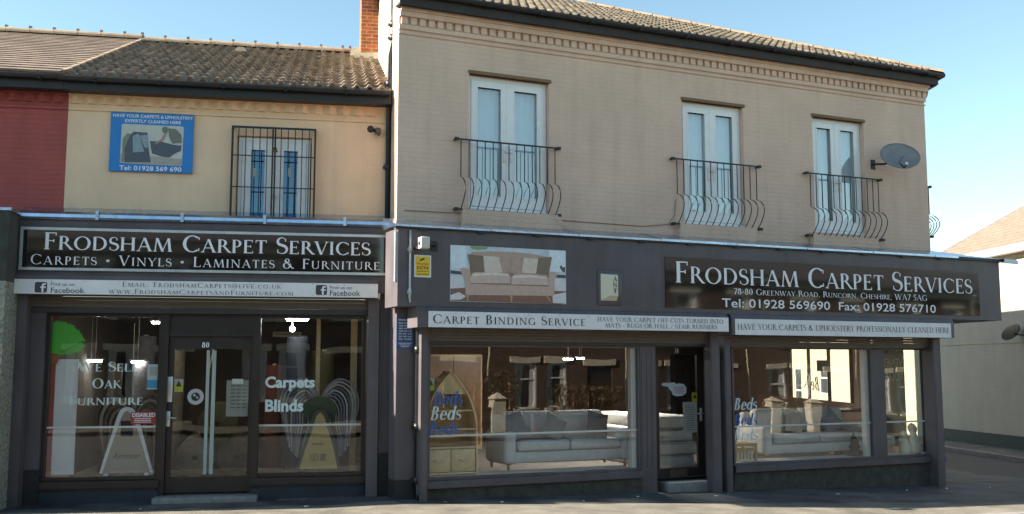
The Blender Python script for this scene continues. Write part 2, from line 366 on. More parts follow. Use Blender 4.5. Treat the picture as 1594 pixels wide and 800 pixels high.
# ------------------------------------------------------------------ lettering
TK, TN = .135, .048
class Glyphs:
    """Roman capitals drawn from stems, hairlines, bowls and serifs (unit cap height)."""
    def __init__(self, k=1.0): self.k = k; self.cache = {}
    def stem(self, x0, y0, x1, y1, w): self.P.append([(x0-w/2,y0),(x0+w/2,y0),(x1+w/2,y1),(x1-w/2,y1)])
    def bar(self, x0, x1, y, h=None):
        h = h or TN*self.k*1.05; self.P.append([(x0,y-h/2),(x1,y-h/2),(x1,y+h/2),(x0,y+h/2)])
    def ser(self, x, y, half=.13):
        t = .036; b = .05
        if y < .5:
            self.P.append([(x-half,0),(x+half,0),(x+half,t),(x-half,t)]); self.P.append([(x-half*.75,t),(x+half*.75,t),(x+half*.4,t+b),(x-half*.4,t+b)])
        else:
            self.P.append([(x-half,1-t),(x+half,1-t),(x+half,1),(x-half,1)]); self.P.append([(x-half*.4,1-t-b),(x+half*.4,1-t-b),(x+half*.75,1-t),(x-half*.75,1-t)])
    def vs(self, x, y0, y1, w=.045): self.P.append([(x-w/2,y0),(x+w/2,y0),(x+w/2,y1),(x-w/2,y1)])
    def arc(self, cx, cy, rx, ry, a0, a1, tk=None, tn=None):
        tk = tk or TK*self.k*1.05; tn = tn or TN*self.k; n = max(6, int(abs(a1-a0)/10)); o = []; i = []
        for j in range(n+1):
            a = radians(a0 + (a1-a0)*j/n)
            o.append((cx+rx*cos(a), cy+ry*sin(a))); i.append((cx+(rx-tk)*cos(a), cy+(ry-tn)*sin(a)))
        for j in range(n): self.P.append([o[j], o[j+1], i[j+1], i[j]])
    def get(self, c):
        if c in self.cache: return self.cache[c]
        if c == '3': self.get('S')
        self.P = []; k = self.k; T = TK*k; N = TN*k; st = self.stem; se = self.ser; bar = self.bar; arc = self.arc; vs = self.vs
        w = .6; x = .16
        if c == 'A': st(.10,0,.41,1,N); st(.76,0,.42,1,T); bar(.2,.62,.34); se(.1,0,.11); se(.76,0,.13); w = .88
        elif c == 'B': st(x,0,x,1,T); se(x,0,.1); se(x,1,.1); bar(x,.34,.98); bar(x,.36,.52); bar(x,.36,.02); arc(.32,.76,.23,.24,-90,90); arc(.34,.26,.28,.27,-90,90); w = .7
        elif c == 'C': arc(.48,.5,.44,.51,48,312); vs(.78,.74,.92); vs(.78,.07,.24); w = .86
        elif c == 'D': st(x,0,x,1,T); se(x,0,.1); se(x,1,.1); bar(x,.38,.978); bar(x,.38,.022); arc(.36,.5,.47,.5,-90,90); w = .92
        elif c in 'EF':
            st(x,0,x,1,T); se(x,0,.12); se(x,1,.1); bar(x,.55,.976); vs(.545,.83,1); bar(x,.46,.52); vs(.455,.43,.61)
            if c == 'E': bar(x,.58,.024); vs(.575,0,.17); w = .67
            else: w = .62
        elif c == 'G': arc(.48,.5,.44,.51,48,312); vs(.78,.74,.92); st(.79,.03,.79,.4,T*.9); bar(.66,.92,.41,.036); w = .94
        elif c == 'H': st(x,0,x,1,T); st(.76,0,.76,1,T); bar(x,.76,.52); [se(a,b,.12) for a in (x,.76) for b in (0,1)]; w = .93
        elif c == 'I': st(x,0,x,1,T); se(x,0,.12); se(x,1,.12); w = .34
        elif c == 'J': st(.24,.1,.24,1,T); se(.24,1,.12); arc(.06,.1,.24,.26,270,360); w = .42
        elif c == 'K': st(x,0,x,1,T); se(x,0,.12); se(x,1,.12); st(.2,.44,.62,1,N); st(.78,0,.33,.58,T); se(.78,0,.1); se(.62,1,.1); w = .86
        elif c == 'L': st(x,0,x,1,T); se(x,0,.12); se(x,1,.12); bar(x,.58,.024); vs(.575,0,.19); w = .64
        elif c == 'M': st(.12,0,.2,1,N*1.2); st(.56,0,.22,1,T); st(.54,0,.86,1,N); st(.98,0,.88,1,T); se(.12,0,.1); se(.98,0,.13); w = 1.1
        elif c == 'N': st(.15,0,.15,1,N*1.2); st(.8,0,.15,1,T); st(.8,0,.8,1,N*1.2); se(.15,0,.11); se(.12,1,.1); se(.8,1,.11); w = .95
        elif c in 'OQ':
            arc(.5,.5,.46,.51,0,360); w = 1.0
            if c == 'Q': st(.86,-.2,.55,.05,T*.8)
        elif c == 'P': st(x,0,x,1,T); se(x,0,.12); se(x,1,.1); bar(x,.34,.978); bar(x,.34,.46); arc(.32,.72,.27,.28,-90,90); w = .64
        elif c == 'R': st(x,0,x,1,T); se(x,0,.12); se(x,1,.1); bar(x,.34,.978); bar(x,.36,.5); arc(.32,.74,.26,.26,-90,90); st(.76,0,.38,.52,T); se(.78,0,.08); w = .8
        elif c == 'S':
            pts = [(.26+.2*cos(radians(a)), .755+.23*sin(radians(a))) for a in range(35, 245, 15)] + [(.27+.23*cos(radians(a)), .265+.245*sin(radians(a))) for a in range(65, -150, -15)]
            n = len(pts); wd = [N*.7 + (T*1.05-N*.7)*max(0, 1-abs(i-(n-1)/2)/(n*.36))**.8 if abs(i-(n-1)/2) < n*.36 else N*.75 for i in range(n)]
            l = []; r = []
            for i in range(n):
                a = pts[max(0,i-1)]; b = pts[min(n-1,i+1)]; dx, dy = b[0]-a[0], b[1]-a[1]; m = sqrt(dx*dx+dy*dy)
                l.append((pts[i][0]-dy/m*wd[i]/2, pts[i][1]+dx/m*wd[i]/2)); r.append((pts[i][0]+dy/m*wd[i]/2, pts[i][1]-dx/m*wd[i]/2))
            for i in range(n-1): self.P.append([l[i], l[i+1], r[i+1], r[i]])
            vs(.43,.76,.93); vs(.065,.07,.26); w = .56
        elif c == 'T': st(.36,0,.36,1,T); se(.36,0,.13); bar(.04,.68,.976); vs(.06,.8,1); vs(.66,.8,1); w = .72
        elif c == 'U': st(.16,.3,.16,1,T); st(.72,.3,.72,1,N*1.2); arc(.44,.32,.345,.33,180,360,tk=T*.85); se(.16,1,.12); se(.72,1,.1); w = .88
        elif c == 'V': st(.41,0,.10,1,T); st(.42,0,.74,1,N); se(.1,1,.13); se(.74,1,.1); w = .84
        elif c == 'W': st(.36,0,.10,1,T); st(.38,0,.62,1,N); st(.86,0,.60,1,T); st(.88,0,1.14,1,N); se(.1,1,.12); se(.6,1,.1); se(1.14,1,.1); w = 1.24
        elif c == 'X': st(.74,0,.12,1,T); st(.12,0,.74,1,N); [se(a,b,.11) for a in (.12,.74) for b in (0,1)]; w = .86
        elif c == 'Y': st(.39,0,.39,.46,T); st(.38,.44,.09,1,T*.95); st(.40,.44,.70,1,N); se(.39,0,.12); se(.09,1,.11); se(.70,1,.1); w = .78
        elif c == 'Z': bar(.08,.62,.976); bar(.08,.64,.024); st(.14,0,.56,1,T); vs(.09,.82,1); vs(.63,0,.18); w = .7
        elif c == '.': arc(.12,.07,.075,.075,0,360,.075,.075); w = .26
        elif c == ',': arc(.12,.07,.07,.07,0,360,.07,.07); st(.09,-.12,.15,.05,.05); w = .26
        elif c == '•': arc(.2,.45,.13,.13,0,360,.13,.13); w = .42
        elif c == ':': arc(.12,.07,.07,.07,0,360,.07,.07); arc(.12,.5,.07,.07,0,360,.07,.07); w = .26
        elif c == '-': bar(.05,.34,.4,.07); w = .4
        elif c == '/': st(.02,-.05,.42,1.02,.06); w = .46
        elif c == '0': arc(.28,.5,.26,.5,0,360); w = .58
        elif c == '5': bar(.12,.52,.95,.1); st(.14,.5,.16,.98,N*1.6); arc(.18,.33,.34,.34,-120,105); w = .58
        elif c == '7': bar(.06,.52,.955,.08); st(.2,0,.49,.95,T*.9); w = .56
        elif c == '8': arc(.28,.745,.21,.255,0,360); arc(.28,.27,.26,.285,0,360); w = .58
        elif c == '@': arc(.45,.45,.44,.5,-60,300,.06,.05); arc(.45,.45,.2,.24,0,360,.06,.05); st(.64,.22,.66,.68,.06); w = .95
        elif c == '&':
            arc(.36,.76,.2,.24,0,360,tk=T*.7); arc(.34,.28,.31,.3,90,360,tk=T*.95); st(.82,0,.22,.8,T); arc(.34,.28,.37,.36,0,40,tk=N*1.4); se(.84,0,.09); w = .96
        elif c == '1': arc(.3,.33,.28,.345,0,320); bar(.05,.56,.36,.06); w = .58          # lower-case e
        elif c == '2': arc(.3,.33,.28,.345,0,360); st(.52,0,.52,1.02,T); bar(.42,.54,1.0,.05); bar(.5,.66,.025,.05); w = .68   # lower-case d
        elif c == '3':                                                                     # lower-case s
            Q, _ = self.get('S'); self.P = [[(a*.8, b*.68) for a, b in p] for p in Q]; w = .46
        elif c == ' ': w = .38
        self.cache[c] = (self.P, w)
        return self.cache[c]
G_REG, G_BOLD = Glyphs(1.0), Glyphs(1.3)
def serif_polys(text, g=G_REG, small=.8, track=.03):
    x = 0; out = []; kk = 0
    for c in text:
        sc = small if c.islower() else 1.0
        P, w = g.get(c.upper())
        for p in P: out.append(([(x+a*sc, b*sc) for a, b in p], kk)); kk += 1
        x += w*sc + track
    return out, x - track
def put_serif(mb, text, s0, s1, zb, h, d, g=G_REG, small=.8, track=.03, mirror=False, shear=0.0):
    polys, wd = serif_polys(text, g, small, track)
    k = (s1-s0)/wd
    for p, i in polys:
        mb.poly([((s1-a*k) if mirror else (s0+a*k+shear*b*h), zb+b*h) for a, b in p], d - .00045*(i % 6))
    return mb
def put_sans(mb, text, s0, s1, zb, h, d, bold=0.0, shear=0.0, mirror=False, keep=False):
    """default sans letters; h is the cap height; fitted to s0..s1"""
    cu = bpy.data.curves.new('text', 'FONT'); cu.body = text; cu.offset = bold; cu.shear = shear
    cu.resolution_u = 3; cu.fill_mode = 'FRONT'
    o = bpy.data.objects.new('text', cu); COL.objects.link(o)
    dg = bpy.context.evaluated_depsgraph_get()
    me = bpy.data.meshes.new_from_object(o.evaluated_get(dg))
    v = [tuple(p.co) for p in me.vertices]; f = [tuple(p.vertices) for p in me.polygons]
    bpy.data.objects.remove(o); bpy.data.curves.remove(cu); bpy.data.meshes.remove(me)
    if not v: return mb
    x0 = min(p[0] for p in v); x1 = max(p[0] for p in v)
    kz = h/.73
    k = kz if keep else (s1-s0)/(x1-x0)
    mb.add([((s1-(p[0]-x0)*k) if mirror else (s0+(p[0]-x0)*k), d, zb+p[1]*kz) for p in v], f)
    return mb
def px_serif(mb, fr, text, d, x0, yb0, x1, yb1, hpx, **kw):
    """line of Roman capitals: baseline from (x0,yb0) to (x1,yb1), cap height hpx at the left end"""
    a = q(fr, x0, yb0, d); b = q(fr, x1, yb1, d); t = q(fr, x0, yb0-hpx, d)
    return put_serif(mb, text, a[0], b[0], (a[1]+b[1])/2, t[1]-a[1], d, **kw)
def px_sans(mb, fr, text, d, x0, yb0, x1, yb1, hpx, **kw):
    a = q(fr, x0, yb0, d); b = q(fr, x1, yb1, d); t = q(fr, x0, yb0-hpx, d)
    return put_sans(mb, text, a[0], b[0], (a[1]+b[1])/2, t[1]-a[1], d, **kw)

# ------------------------------------------------------------------ ground, pavements, roads
M_tarmac = mat('weathered pavement tarmac', (.13, .12, .10), .9, .4, 1.6, bump=.5, bscale=120, col2=(.16, .145, .12))
M_road = mat('road asphalt', (.085, .082, .078), .9, .25, 1.2, bump=.5, bscale=120)
M_kerb = mat('granite kerb', (.27, .26, .25), .85, .25, 6, bump=.3, bscale=60)
def sheet(name, m, nx, ny, fn):
    mb = MB(); vs = []; fs = []
    for j in range(ny+1):
        for i in range(nx+1): vs.append(fn(i/nx, j/ny))
    for j in range(ny):
        for i in range(nx): a = j*(nx+1)+i; fs.append((a, a+1, a+nx+2, a+nx+1))
    mb.add(vs, fs, True)
    return struct(mb.build(name, m, fr=W, base=(0, 0, 0)))
def g_fn(a, b):
    x = -160 + 400*a; y = -110 + 330*b
    return (x, y, gz(x, y) - .12)
sheet('ground', M_road, 100, 60, g_fn)
line = [(L, s) for s in [-60, -30, -20, -14, -10, -7, -5, -4, -3, -2, -1, 0]] + [(R, s) for s in [0, 1, 2, 3, 4, 5, 6, 7, 8, 9, 10, 11, 12, 13.2]]
def strip(name, m, dlist, zoff):
    mb = MB(); vs = []; fs = []
    for fr, s in line:
        for d in dlist:
            p = fr.w(s, d - (.45 if fr is L else 0)); vs.append((p.x, p.y, gz(p.x, p.y) + zoff))
    n = len(dlist)
    for i in range(len(line)-1):
        for j in range(n-1): a = i*n+j; fs.append((a, a+1, a+n+1, a+n))
    mb.add(vs, fs)
    return struct(mb.build(name, m, fr=W, base=(0, 0, 0)))
strip('pavement', M_tarmac, [-3.4, -1.8, -1.0, -.4, 0.0, 1.1], 0.0)
# dark tarmac along the foot of the shops, deepened to paint in their shade
M_tarmac_shade = mat('dark tarmac with painted shade', (.022, .023, .026), .8, .7, 1.1, bump=.5, bscale=90, col2=(.07, .069, .07))
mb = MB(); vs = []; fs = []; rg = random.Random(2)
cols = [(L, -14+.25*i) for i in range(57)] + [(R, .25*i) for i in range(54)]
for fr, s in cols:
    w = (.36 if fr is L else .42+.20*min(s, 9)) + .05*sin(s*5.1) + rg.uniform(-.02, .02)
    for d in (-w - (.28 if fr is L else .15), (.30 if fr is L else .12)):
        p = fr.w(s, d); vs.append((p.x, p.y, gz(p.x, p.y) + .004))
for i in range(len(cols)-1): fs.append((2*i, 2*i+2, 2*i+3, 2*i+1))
mb.add(vs, fs); struct(mb.build('tarmac_shade', M_tarmac_shade, fr=W, base=(0, 0, 0)))
def kerb_run(name, d0, d1):
    mb = MB(); vs = []; fs = []
    for fr, s in line:
        for d, dz in ((d0, -.13), (d0, .004), (d1, .004), (d1, -.13)):
            p = fr.w(s, d - (.45 if fr is L else 0)); vs.append((p.x, p.y, gz(p.x, p.y) + dz))
    for i in range(len(line)-1):
        for j in range(3): a = i*4+j; fs.append((a, a+1, a+5, a+4))
    e = (len(line)-1)*4; fs += [(0, 1, 2, 3), (e, e+1, e+2, e+3)]
    mb.add(vs, fs)
    return struct(mb.build(name, M_kerb, fr=W, base=(0, 0, 0)))
kerb_run('kerb', -3.55, -3.4)
# raised pavement along the house across the side street, with its own kerb
def far_pave(a, b):
    p = SF.w(-34 + 46*a, -1.75 + 1.8*b)
    return (p.x, p.y, gz(p.x, p.y) + .0)
sheet('side_pavement', M_tarmac, 20, 2, far_pave)
mb = MB()
for i in range(20):
    for (d0, d1) in ((-1.9, -1.75),):
        s0, s1 = -34+46*i/20, -34+46*(i+1)/20
        a = SF.w(s0, d0); b = SF.w(s1, d0); c = SF.w(s1, d1); e = SF.w(s0, d1)
        za, zb = gz(a.x, a.y), gz(b.x, b.y)
        mb.quad((a.x,a.y,za+.004),(b.x,b.y,zb+.004),(c.x,c.y,zb+.004),(e.x,e.y,za+.004))
        mb.quad((a.x,a.y,za-.13),(b.x,b.y,zb-.13),(b.x,b.y,zb+.004),(a.x,a.y,za+.004))
struct(mb.build('side_kerb', M_kerb, fr=W, base=(0, 0, 0)))
# pavement beside the corner shop along the side street
def near_side(a, b):
    p = RS.w(-.3 + 20*a, -1.9 + 2.0*b)
    return (p.x, p.y, gz(p.x, p.y) - .004)
sheet('corner_pavement', M_tarmac, 12, 2, near_side)
def opp_pave(a, b):
    p = R.w(-40 + 80*a, -17 + 4.2*b)
    return (p.x, p.y, gz(p.x, p.y) - .002)
sheet('opposite_pavement', M_tarmac, 30, 2, opp_pave)

# ------------------------------------------------------------------ left shop: mid-terrace building
ZL = 5.93                 # eaves height of the two lower houses
dL = .36                  # their upper wall lies back from the corner shop's
sEnd = q(L, 607, 250, dL)[0] + .02
_e = L.w(sEnd - .02, dL); RE = R.inv(_e.x, _e.y)      # where the corner shop's return meets the lower wall
sP = q(L, 107, 160, dL)[0]            # party line of the red and the buff house
lb = thing('terraced_shop', 'two storey terraced shop with buff upper wall, left of the tall corner shop', 'building', L, (-2.5, 0, 0))
w_s0, w_s1, w_z0, w_z1 = rect(L, 370, 212, 483, 340, dL+.08)
w_z0 = 3.95
mb = MB(); wall_holes(mb, sP, sEnd, 3.6, ZL+.02, [(w_s0, w_s1, w_z0, w_z1)], dL, .12)
mb.quad((sP,dL+.3,3.6),(sEnd,dL+.3,3.6),(sEnd,dL+.3,w_z0),(sP,dL+.3,w_z0))
mb.build('wall', M_buff, lb)
# dog-tooth cornice
def dogtooth(mb, s0, s1, step, d, z0, z1, proj):
    n = int((s1-s0)/step)
    for i in range(n):
        a = s0 + i*step
        p = [(a+step*.04, d), (a+step*.5, d-proj), (a+step*.96, d)]
        v = [(x, y, z0) for x, y in p] + [(x, y, z1) for x, y in p]
        mb.add(v, [(0,2,1),(3,4,5),(0,1,4,3),(1,2,5,4)])
zs = q(L, 350, 181, dL)[1]
def cornice_low(s0, s1, m, parent):
    mb = MB()
    mb.box(s0, s1, dL-.075, dL-.001, zs+.22, ZL+.015)
    dogtooth(mb, s0+.01, s1-.01, .205, dL-.001, zs+.095, zs+.218, .075)
    mb.box(s0, s1, dL-.03, dL-.001, zs-.005, zs+.03)
    return mb.build('cornice', m, parent)
cornice_low(sP+.004, sEnd-.03, M_buff, lb)
TANL = .41
def tiled_roof(name, m, parent, s0, s1, d0, z0, tanp, dlen, tw, ch, amp, keep=None, ns=8, flat=False):
    mb = MB(); nr = int(dlen/ch); ch = dlen/nr
    cols = int(round((s1-s0)/tw)); tw = (s1-s0)/cols
    def prof(u):
        if flat: return 0.0
        u %= 1.0
        return amp*(.5-.5*cos(2*pi*u/.5)) if u < .5 else amp*.08*sin((u-.5)/.5*pi)*-1
    us = [s0+tw*i/ns for i in range(cols*ns+1)]
    hs = [prof(i/ns) for i in range(cols*ns+1)]
    for r in range(nr):
        dlo = d0 + r*ch; dhi = d0 + (r+1)*ch
        j = random.uniform(-.004, .004)
        base = len(mb.v)
        for k in range(len(us)):
            jt = random.Random(r*977 + k//ns).uniform(-.006, .006)
            zlo = z0 + tanp*(dlo-d0) + hs[k] + .034 + jt; zhi = z0 + tanp*(dhi-d0) + hs[k] + jt*.3
            mb.v += [(us[k], dlo-.02, zlo-.034), (us[k], dlo-.02, zlo), (us[k], dhi, zhi)]
        for k in range(len(us)-1):
            if keep and not keep((us[k]+us[k+1])/2, (dlo+dhi)/2): continue
            a = base+k*3
            mb.f += [(a, a+3, a+4, a+1), (a+1, a+4, a+5, a+2)]; mb.sm += [False, not flat]
    return mb.build(name, m, parent)
roofL = tiled_roof('roof', M_tile, lb, sP, sEnd-.03, .02, ZL+.13, TANL, 5.85, .19, .38, .06, ns=6)
mb = MB(); mb.quad((sP,5.85,ZL+.13+TANL*5.83),(sEnd-.03,5.85,ZL+.13+TANL*5.83),(sEnd-.03,11,ZL-.2),(sP,11,ZL-.2))
mb.build('rear_roof', M_tile, lb)
def ridge_run(fr_parent, m, s0, s1, d, z, step=.45, r=.12):
    mb = MB(); s = s0
    while s < s1-.05:
        e = min(s+step, s1); n = 8; vs = []; 
        for ss, rr in ((s, r), (e-.012, r*.93)):
            for k in range(n+1):
                a = pi*k/n; vs.append((ss, d+rr*cos(a)*1.15, z+rr*sin(a)-.03))
        fs = [(k, k+1, n+1+k+1, n+1+k) for k in range(n)] + [tuple(range(n+1)), tuple(range(n+1, 2*n+2))]
        mb.add(vs, fs); mb.box(e-.045, e+.005, d-.03, d+.03, z+r-.06, z+r+.012); s = e
    return mb.build('ridge_tiles', m, fr_parent)
ridge_run(lb, M_ridge, sP, -.6, 5.85, ZL+.16+TANL*5.83)
def gutter(parent, s0, s1, d, z, r=.062, m=None, name='gutter'):
    mb = MB(); n = 8
    vs = []
    for ss in (s0, s1):
        for rr in (r, r-.008):
            for k in range(n+1):
                a = pi + pi*k/n; vs.append((ss, d+rr*cos(a), z+rr*sin(a)))
    h = n+1; fs = []
    for k in range(n):
        fs += [(k, k+1, 2*h+k+1, 2*h+k), (h+k, 3*h+k, 3*h+k+1, h+k+1)]
    fs += [(0, 2*h, 3*h, h), (n, h+n, 3*h+n, 2*h+n)]
    mb.add(vs, fs, True)
    s = s0+.5
    while s < s1:
        mb.box(s-.02, s+.02, d-r-.006, d+r+.02, z-r-.012, z-r+.004); s += .9
    return mb.build(name, m or M_pipe, parent)
gutter(lb, sP-.05, sEnd-.05, -.04, ZL+.105)
mb = MB(); mb.box(sP+.002, sEnd-.03, .04, .066, ZL-.065, ZL+.135); mb.box(sP+.002, sEnd-.03, .066, dL-.002, ZL-.06, ZL-.03)
mb.build('fascia_board', M_black, lb)
# chimney against the taller house
c0 = q(L, 562, 60, 5.0)[0]; c1 = q(L, 598, 60, 5.0)[0]
zc = ZL+.1+TANL*4.85
mb = MB(); mb.box(c0, c1, 5.0, 6.1, zc-.6, zc+2.8); mb.build('chimney', M_brick, lb)
mb = MB(); mb.prism([(c0-.22, zc+.04),(c1+.04, zc+.04),(c1+.04, zc+.20),(c0-.02, zc+.17),(c0-.05, zc+.30),(c0-.20, zc+.24)], 4.9, 5.0)
mb.box(c1-.12, c1+.12, 3.3, 4.9, ZL+.1+TANL*3.3, ZL+.2+TANL*3.3)
mb.build('mortar_flaunching', M_mort, lb)
mb = MB(); a = q(L, 374, 88, 3.9)[0]
mb.prism([(a-.1, ZL+.2+TANL*3.95), (a+.12, ZL+.19+TANL*3.95), (a+.08, ZL+.27+TANL*3.95), (a-.06, ZL+.26+TANL*3.95)], 3.8, 3.9)
mb.build('mortar_patch', M_mort, lb)

def french_leafs(parent, fr, s0, s1, z0, z1, d, gl, backing, handle=True, ps=.105, pb=.17):
    """white double doors: outer frame, two leaves with a tall pane each"""
    mb = MB(); frame_ring(mb, s0, s1, z0, z1, .055, d, d+.07)
    f = mb.build('french_window', M_upvc, parent)
    mid = (s0+s1)/2
    for a, b, side in ((s0+.06, mid-.012, -1), (mid+.012, s1-.06, 1)):
        mb = MB(); frame_ring(mb, a, b, z0+.06, z1-.06, ps, d-.012, d+.05, pb)
        frame_ring(mb, a+ps-.02, b-ps+.02, z0+.06+pb-.02, z1-.06-ps+.02, .02, d-.018, d+.045)
        mb.build('door_leaf', M_upvc, f)
        mb = MB(); mb.quad((a+ps, d+.03, z0+.06+pb), (b-ps, d+.03, z0+.06+pb), (b-ps, d+.03, z1-.06-ps), (a+ps, d+.03, z1-.06-ps))
        mb.build('pane', gl, f)
        if handle:
            hs = (b-.045) if side < 0 else (a+.045); hz = z0+(z1-z0)*.42
            mb = MB(); mb.rbox(hs-.018, hs+.018, d-.03, d-.013, hz-.11, hz+.11, .008, 2)
            mb.tube([(hs, d-.03, hz+.05), (hs, d-.06, hz+.05), (hs+side*-.10, d-.06, hz+.05)], .009, 6)
            mb.build('handle', M_upvc, f)
    mb = MB(); mb.box(mid-.02, mid+.02, d-.02, d+.06, z0+.06, z1-.06); mb.build('meeting_stile', M_upvc, f)
    if backing:
        mb = MB(); n = 40; rr = random.Random(int(s0*10))
        vs = []; 
        for k in range(n+1):
            ss = s0+.03+(s1-s0-.06)*k/n; dd = d+.10+.008*sin(k*1.7)+.004*rr.uniform(-1, 1); vs += [(ss, dd, z0+.05), (ss, dd, z1-.05)]
        mb.add(vs, [(2*k, 2*k+2, 2*k+3, 2*k+1) for k in range(n)], True)
        mb.build('net_curtain', backing, f)
    return f
M_net = mat('pale net curtain', (.74, .80, .82), .9, .05, 6)
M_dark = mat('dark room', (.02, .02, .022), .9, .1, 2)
fw = french_leafs(lb, L, w_s0+.02, w_s1-.02, w_z0-.25, w_z1-.02, dL+.06, M_glassb, None, True, .13, .2)
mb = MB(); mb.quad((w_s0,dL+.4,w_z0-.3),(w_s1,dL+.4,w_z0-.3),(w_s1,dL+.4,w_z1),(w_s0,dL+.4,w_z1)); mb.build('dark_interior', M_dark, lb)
mb = MB()
for px in (393, 447): 
    a = q(L, px, 270, dL+.08); mb.quad((a[0],dL+.085,a[1]-.05),(a[0]+.06,dL+.085,a[1]-.05),(a[0]+.06,dL+.085,a[1]+.09),(a[0],dL+.085,a[1]+.09))
mb.build('window_sticker', mat('pale green sticker', (.35, .45, .4), .5, .1), fw)

# lead-covered ledge over the shopfront
dF = -.20
zlt = q(L, 330, 329, dL)[1]
zlf = q(L, 330, 347, dF-.05)[1]
sE0 = q(L, 21, 335, dF)[0]; sE1 = q(L, 613, 350, dF)[0]
mb = MB()
prof = [(dL, zlt), (dF+.10, zlf+.125), (dF-.02, zlf+.115), (dF-.07, zlf+.075), (dF-.075, zlf+.03), (dF-.04, zlf), (dF+.02, zlf-.005), (dL, zlf-.01)]
s = sE0
while s < sE1-.05:
    e = min(s+1.15, sE1); o = random.uniform(-.006, .006)
    mb.profile([(d+o, z+o*.5) for d, z in prof], s, e-.006); mb.box(e-.05, e-.006, dF-.082, dF+.1, zlf+.0, zlf+.13); s = e
mb.build('lead_ledge', M_lead, lb)
zb0 = q(L, 300, 436, dF)[1]
mb = MB(); mb.box(sE0, sE1, dF, dL-.05, zb0-.1, zlf-.006)
mb.box(q(L,585,440,dF)[0], sE1, dF-.03, dF-.001, zb0-.16, zb0-.02); mb.build('fascia', M_grey, lb)

# shutter box and shutter guides
pb = rect(L, 21, 434, 588.5, 463.5, -.28)
zbox = pb[2]
mb = MB(); mb.box(pb[0], pb[1], -.275, .12, zbox-.005, pb[3]+.06)
mb.build('shutter_box', M_grey, lb)
mb = MB()
for k in range(3): mb.box(pb[0]+.12, pb[1]-.12, .035+.012*k, .075+.012*k, zbox-.06-.05*k, zbox-.012-.05*k)
mb.build('shutter_slats', M_slat, lb)
zh = q(L, 330, 489, .2)[1]
mb = MB(); mb.box(pb[0]+.1, pb[1]-.1, .08, .32, zh, zbox-.166); mb.build('shutter_header', M_greyd, lb)
for (xa, xb) in ((21, 40), (573, 590)):
    a, b = qs(L, xa, 520, -.12), qs(L, xb, 520, -.12)
    mb = MB(); mb.box(a, b, -.12, .10, -.1, zbox-.006); mb.box(a+.05, b-.05, -.126, -.119, .02, zbox-.05); mb.build('shutter_guide', M_grey, lb)
# side pilasters
a, b = qs(L, 42, 560, .12), qs(L, 68, 560, .12)
mb = MB(); mb.box(a-.05, b, .12, .4, .42, zh+.02); mb.build('pilaster', M_grey, lb)
mb = MB(); mb.box(a-.06, b+.015, .10, .4, -.1, .42); mb.build('pilaster_base', M_plinth, lb)
a, b = qs(L, 590, 560, .0), qs(L, 618, 560, .0)
zp = qz(L, 600, 705, 0)
mb = MB(); mb.box(a+.005, b, .0, .35, zp, zb0-.1)
mb.box(a+.06, b-.06, -.012, .002, zp+.15, zb0-.75); mb.build('pilaster', M_grey, lb)
mb = MB(); mb.box(a, b+.005, -.02, .35, -.1, zp); mb.build('pilaster_base', M_plinth, lb)
# glazing
gd = .26
def shop_window(parent, fr, s0, s1, z0, z1, d, m, gl, w=.05, stripe=None, stripe_m=None):
    mb = MB(); frame_ring(mb, s0, s1, z0, z1, w, d-.05, d+.05)
    f = mb.build('window_frame', m, parent)
    mb = MB(); mb.quad((s0+w, d, z0+w), (s1-w, d, z0+w), (s1-w, d, z1-w), (s0+w, d, z1-w)); mb.build('pane', gl, f)
    if stripe:
        mb = MB(); mb.quad((s0+w, d-.004, stripe-.014), (s1-w, d-.004, stripe-.014), (s1-w, d-.004, stripe+.014), (s0+w, d-.004, stripe+.014))
        mb.build('safety_stripe', stripe_m, f)
    return f
M_stripe = mat('frosted safety stripe', (.55, .56, .55), .5, .1)
g1 = rect(L, 76, 490, 246, 741, gd); g2 = rect(L, 402, 490, 566, 733, gd)
zg0 = (g1[2]+g2[2])/2
zst = qz(L, 330, 663, gd)
shop_window(lb, L, g1[0], g1[1], zg0-.05, zh-.001, gd, M_brown, M_glass, .05, zst, M_stripe)
shop_window(lb, L, g2[0], g2[1], zg0-.05, zh-.001, gd, M_brown, M_glass, .05, zst, M_stripe)
for g in (g1, g2):
    mb = MB(); mb.box(g[0]-.04, g[1]+.03, .12, .30, zg0-.15, zg0-.052); mb.build('sill', M_brown, lb)
    mb = MB(); mb.box(g[0]-.03, g[1]+.02, .17, .35, -.1, zg0-.151); mb.box(g[0]-.03, g[1]+.02, .14, .171, -.1, .10); mb.build('stall_riser', M_riser, lb)
# door 80
j0, j1 = qs(L, 249, 600, gd), qs(L, 404, 600, gd); l0, l1 = qs(L, 262, 600, gd), qs(L, 392, 600, gd)
zt = qz(L, 325, 524, gd); zd0 = qz(L, 325, 766, .22)
mb = MB(); mb.box(j0, l0-.004, gd-.09, gd+.06, zd0-.03, zh); mb.box(l1+.004, j1, gd-.09, gd+.06, zd0-.03, zh)
mb.box(l0-.004, l1+.004, gd-.08, gd+.05, zt, zt+.06); mb.box(l0-.004, l1+.004, gd-.05, gd+.03, zt+.06, zh)
mb.build('door_frame', M_brown, lb)
dg0, dg1, dz0, dz1 = rect(L, 272, 543, 384, 741, gd)
mb = MB(); mb.box(l0, dg0, gd-.03, gd+.03, zd0, zt-.005); mb.box(dg1, l1, gd-.03, gd+.03, zd0, zt-.005)
mb.box(dg0, dg1, gd-.03, gd+.03, dz1, zt-.005); mb.box(dg0, dg1, gd-.03, gd+.03, zd0, dz0)
door = mb.build('door', M_brown, lb)
mb = MB(); mb.quad((dg0, gd, dz0), (dg1, gd, dz0), (dg1, gd, dz1), (dg0, gd, dz1)); mb.build('pane', M_glassdoor, door)
a = rect(L, 259.5, 586, 268, 626, gd-.04)
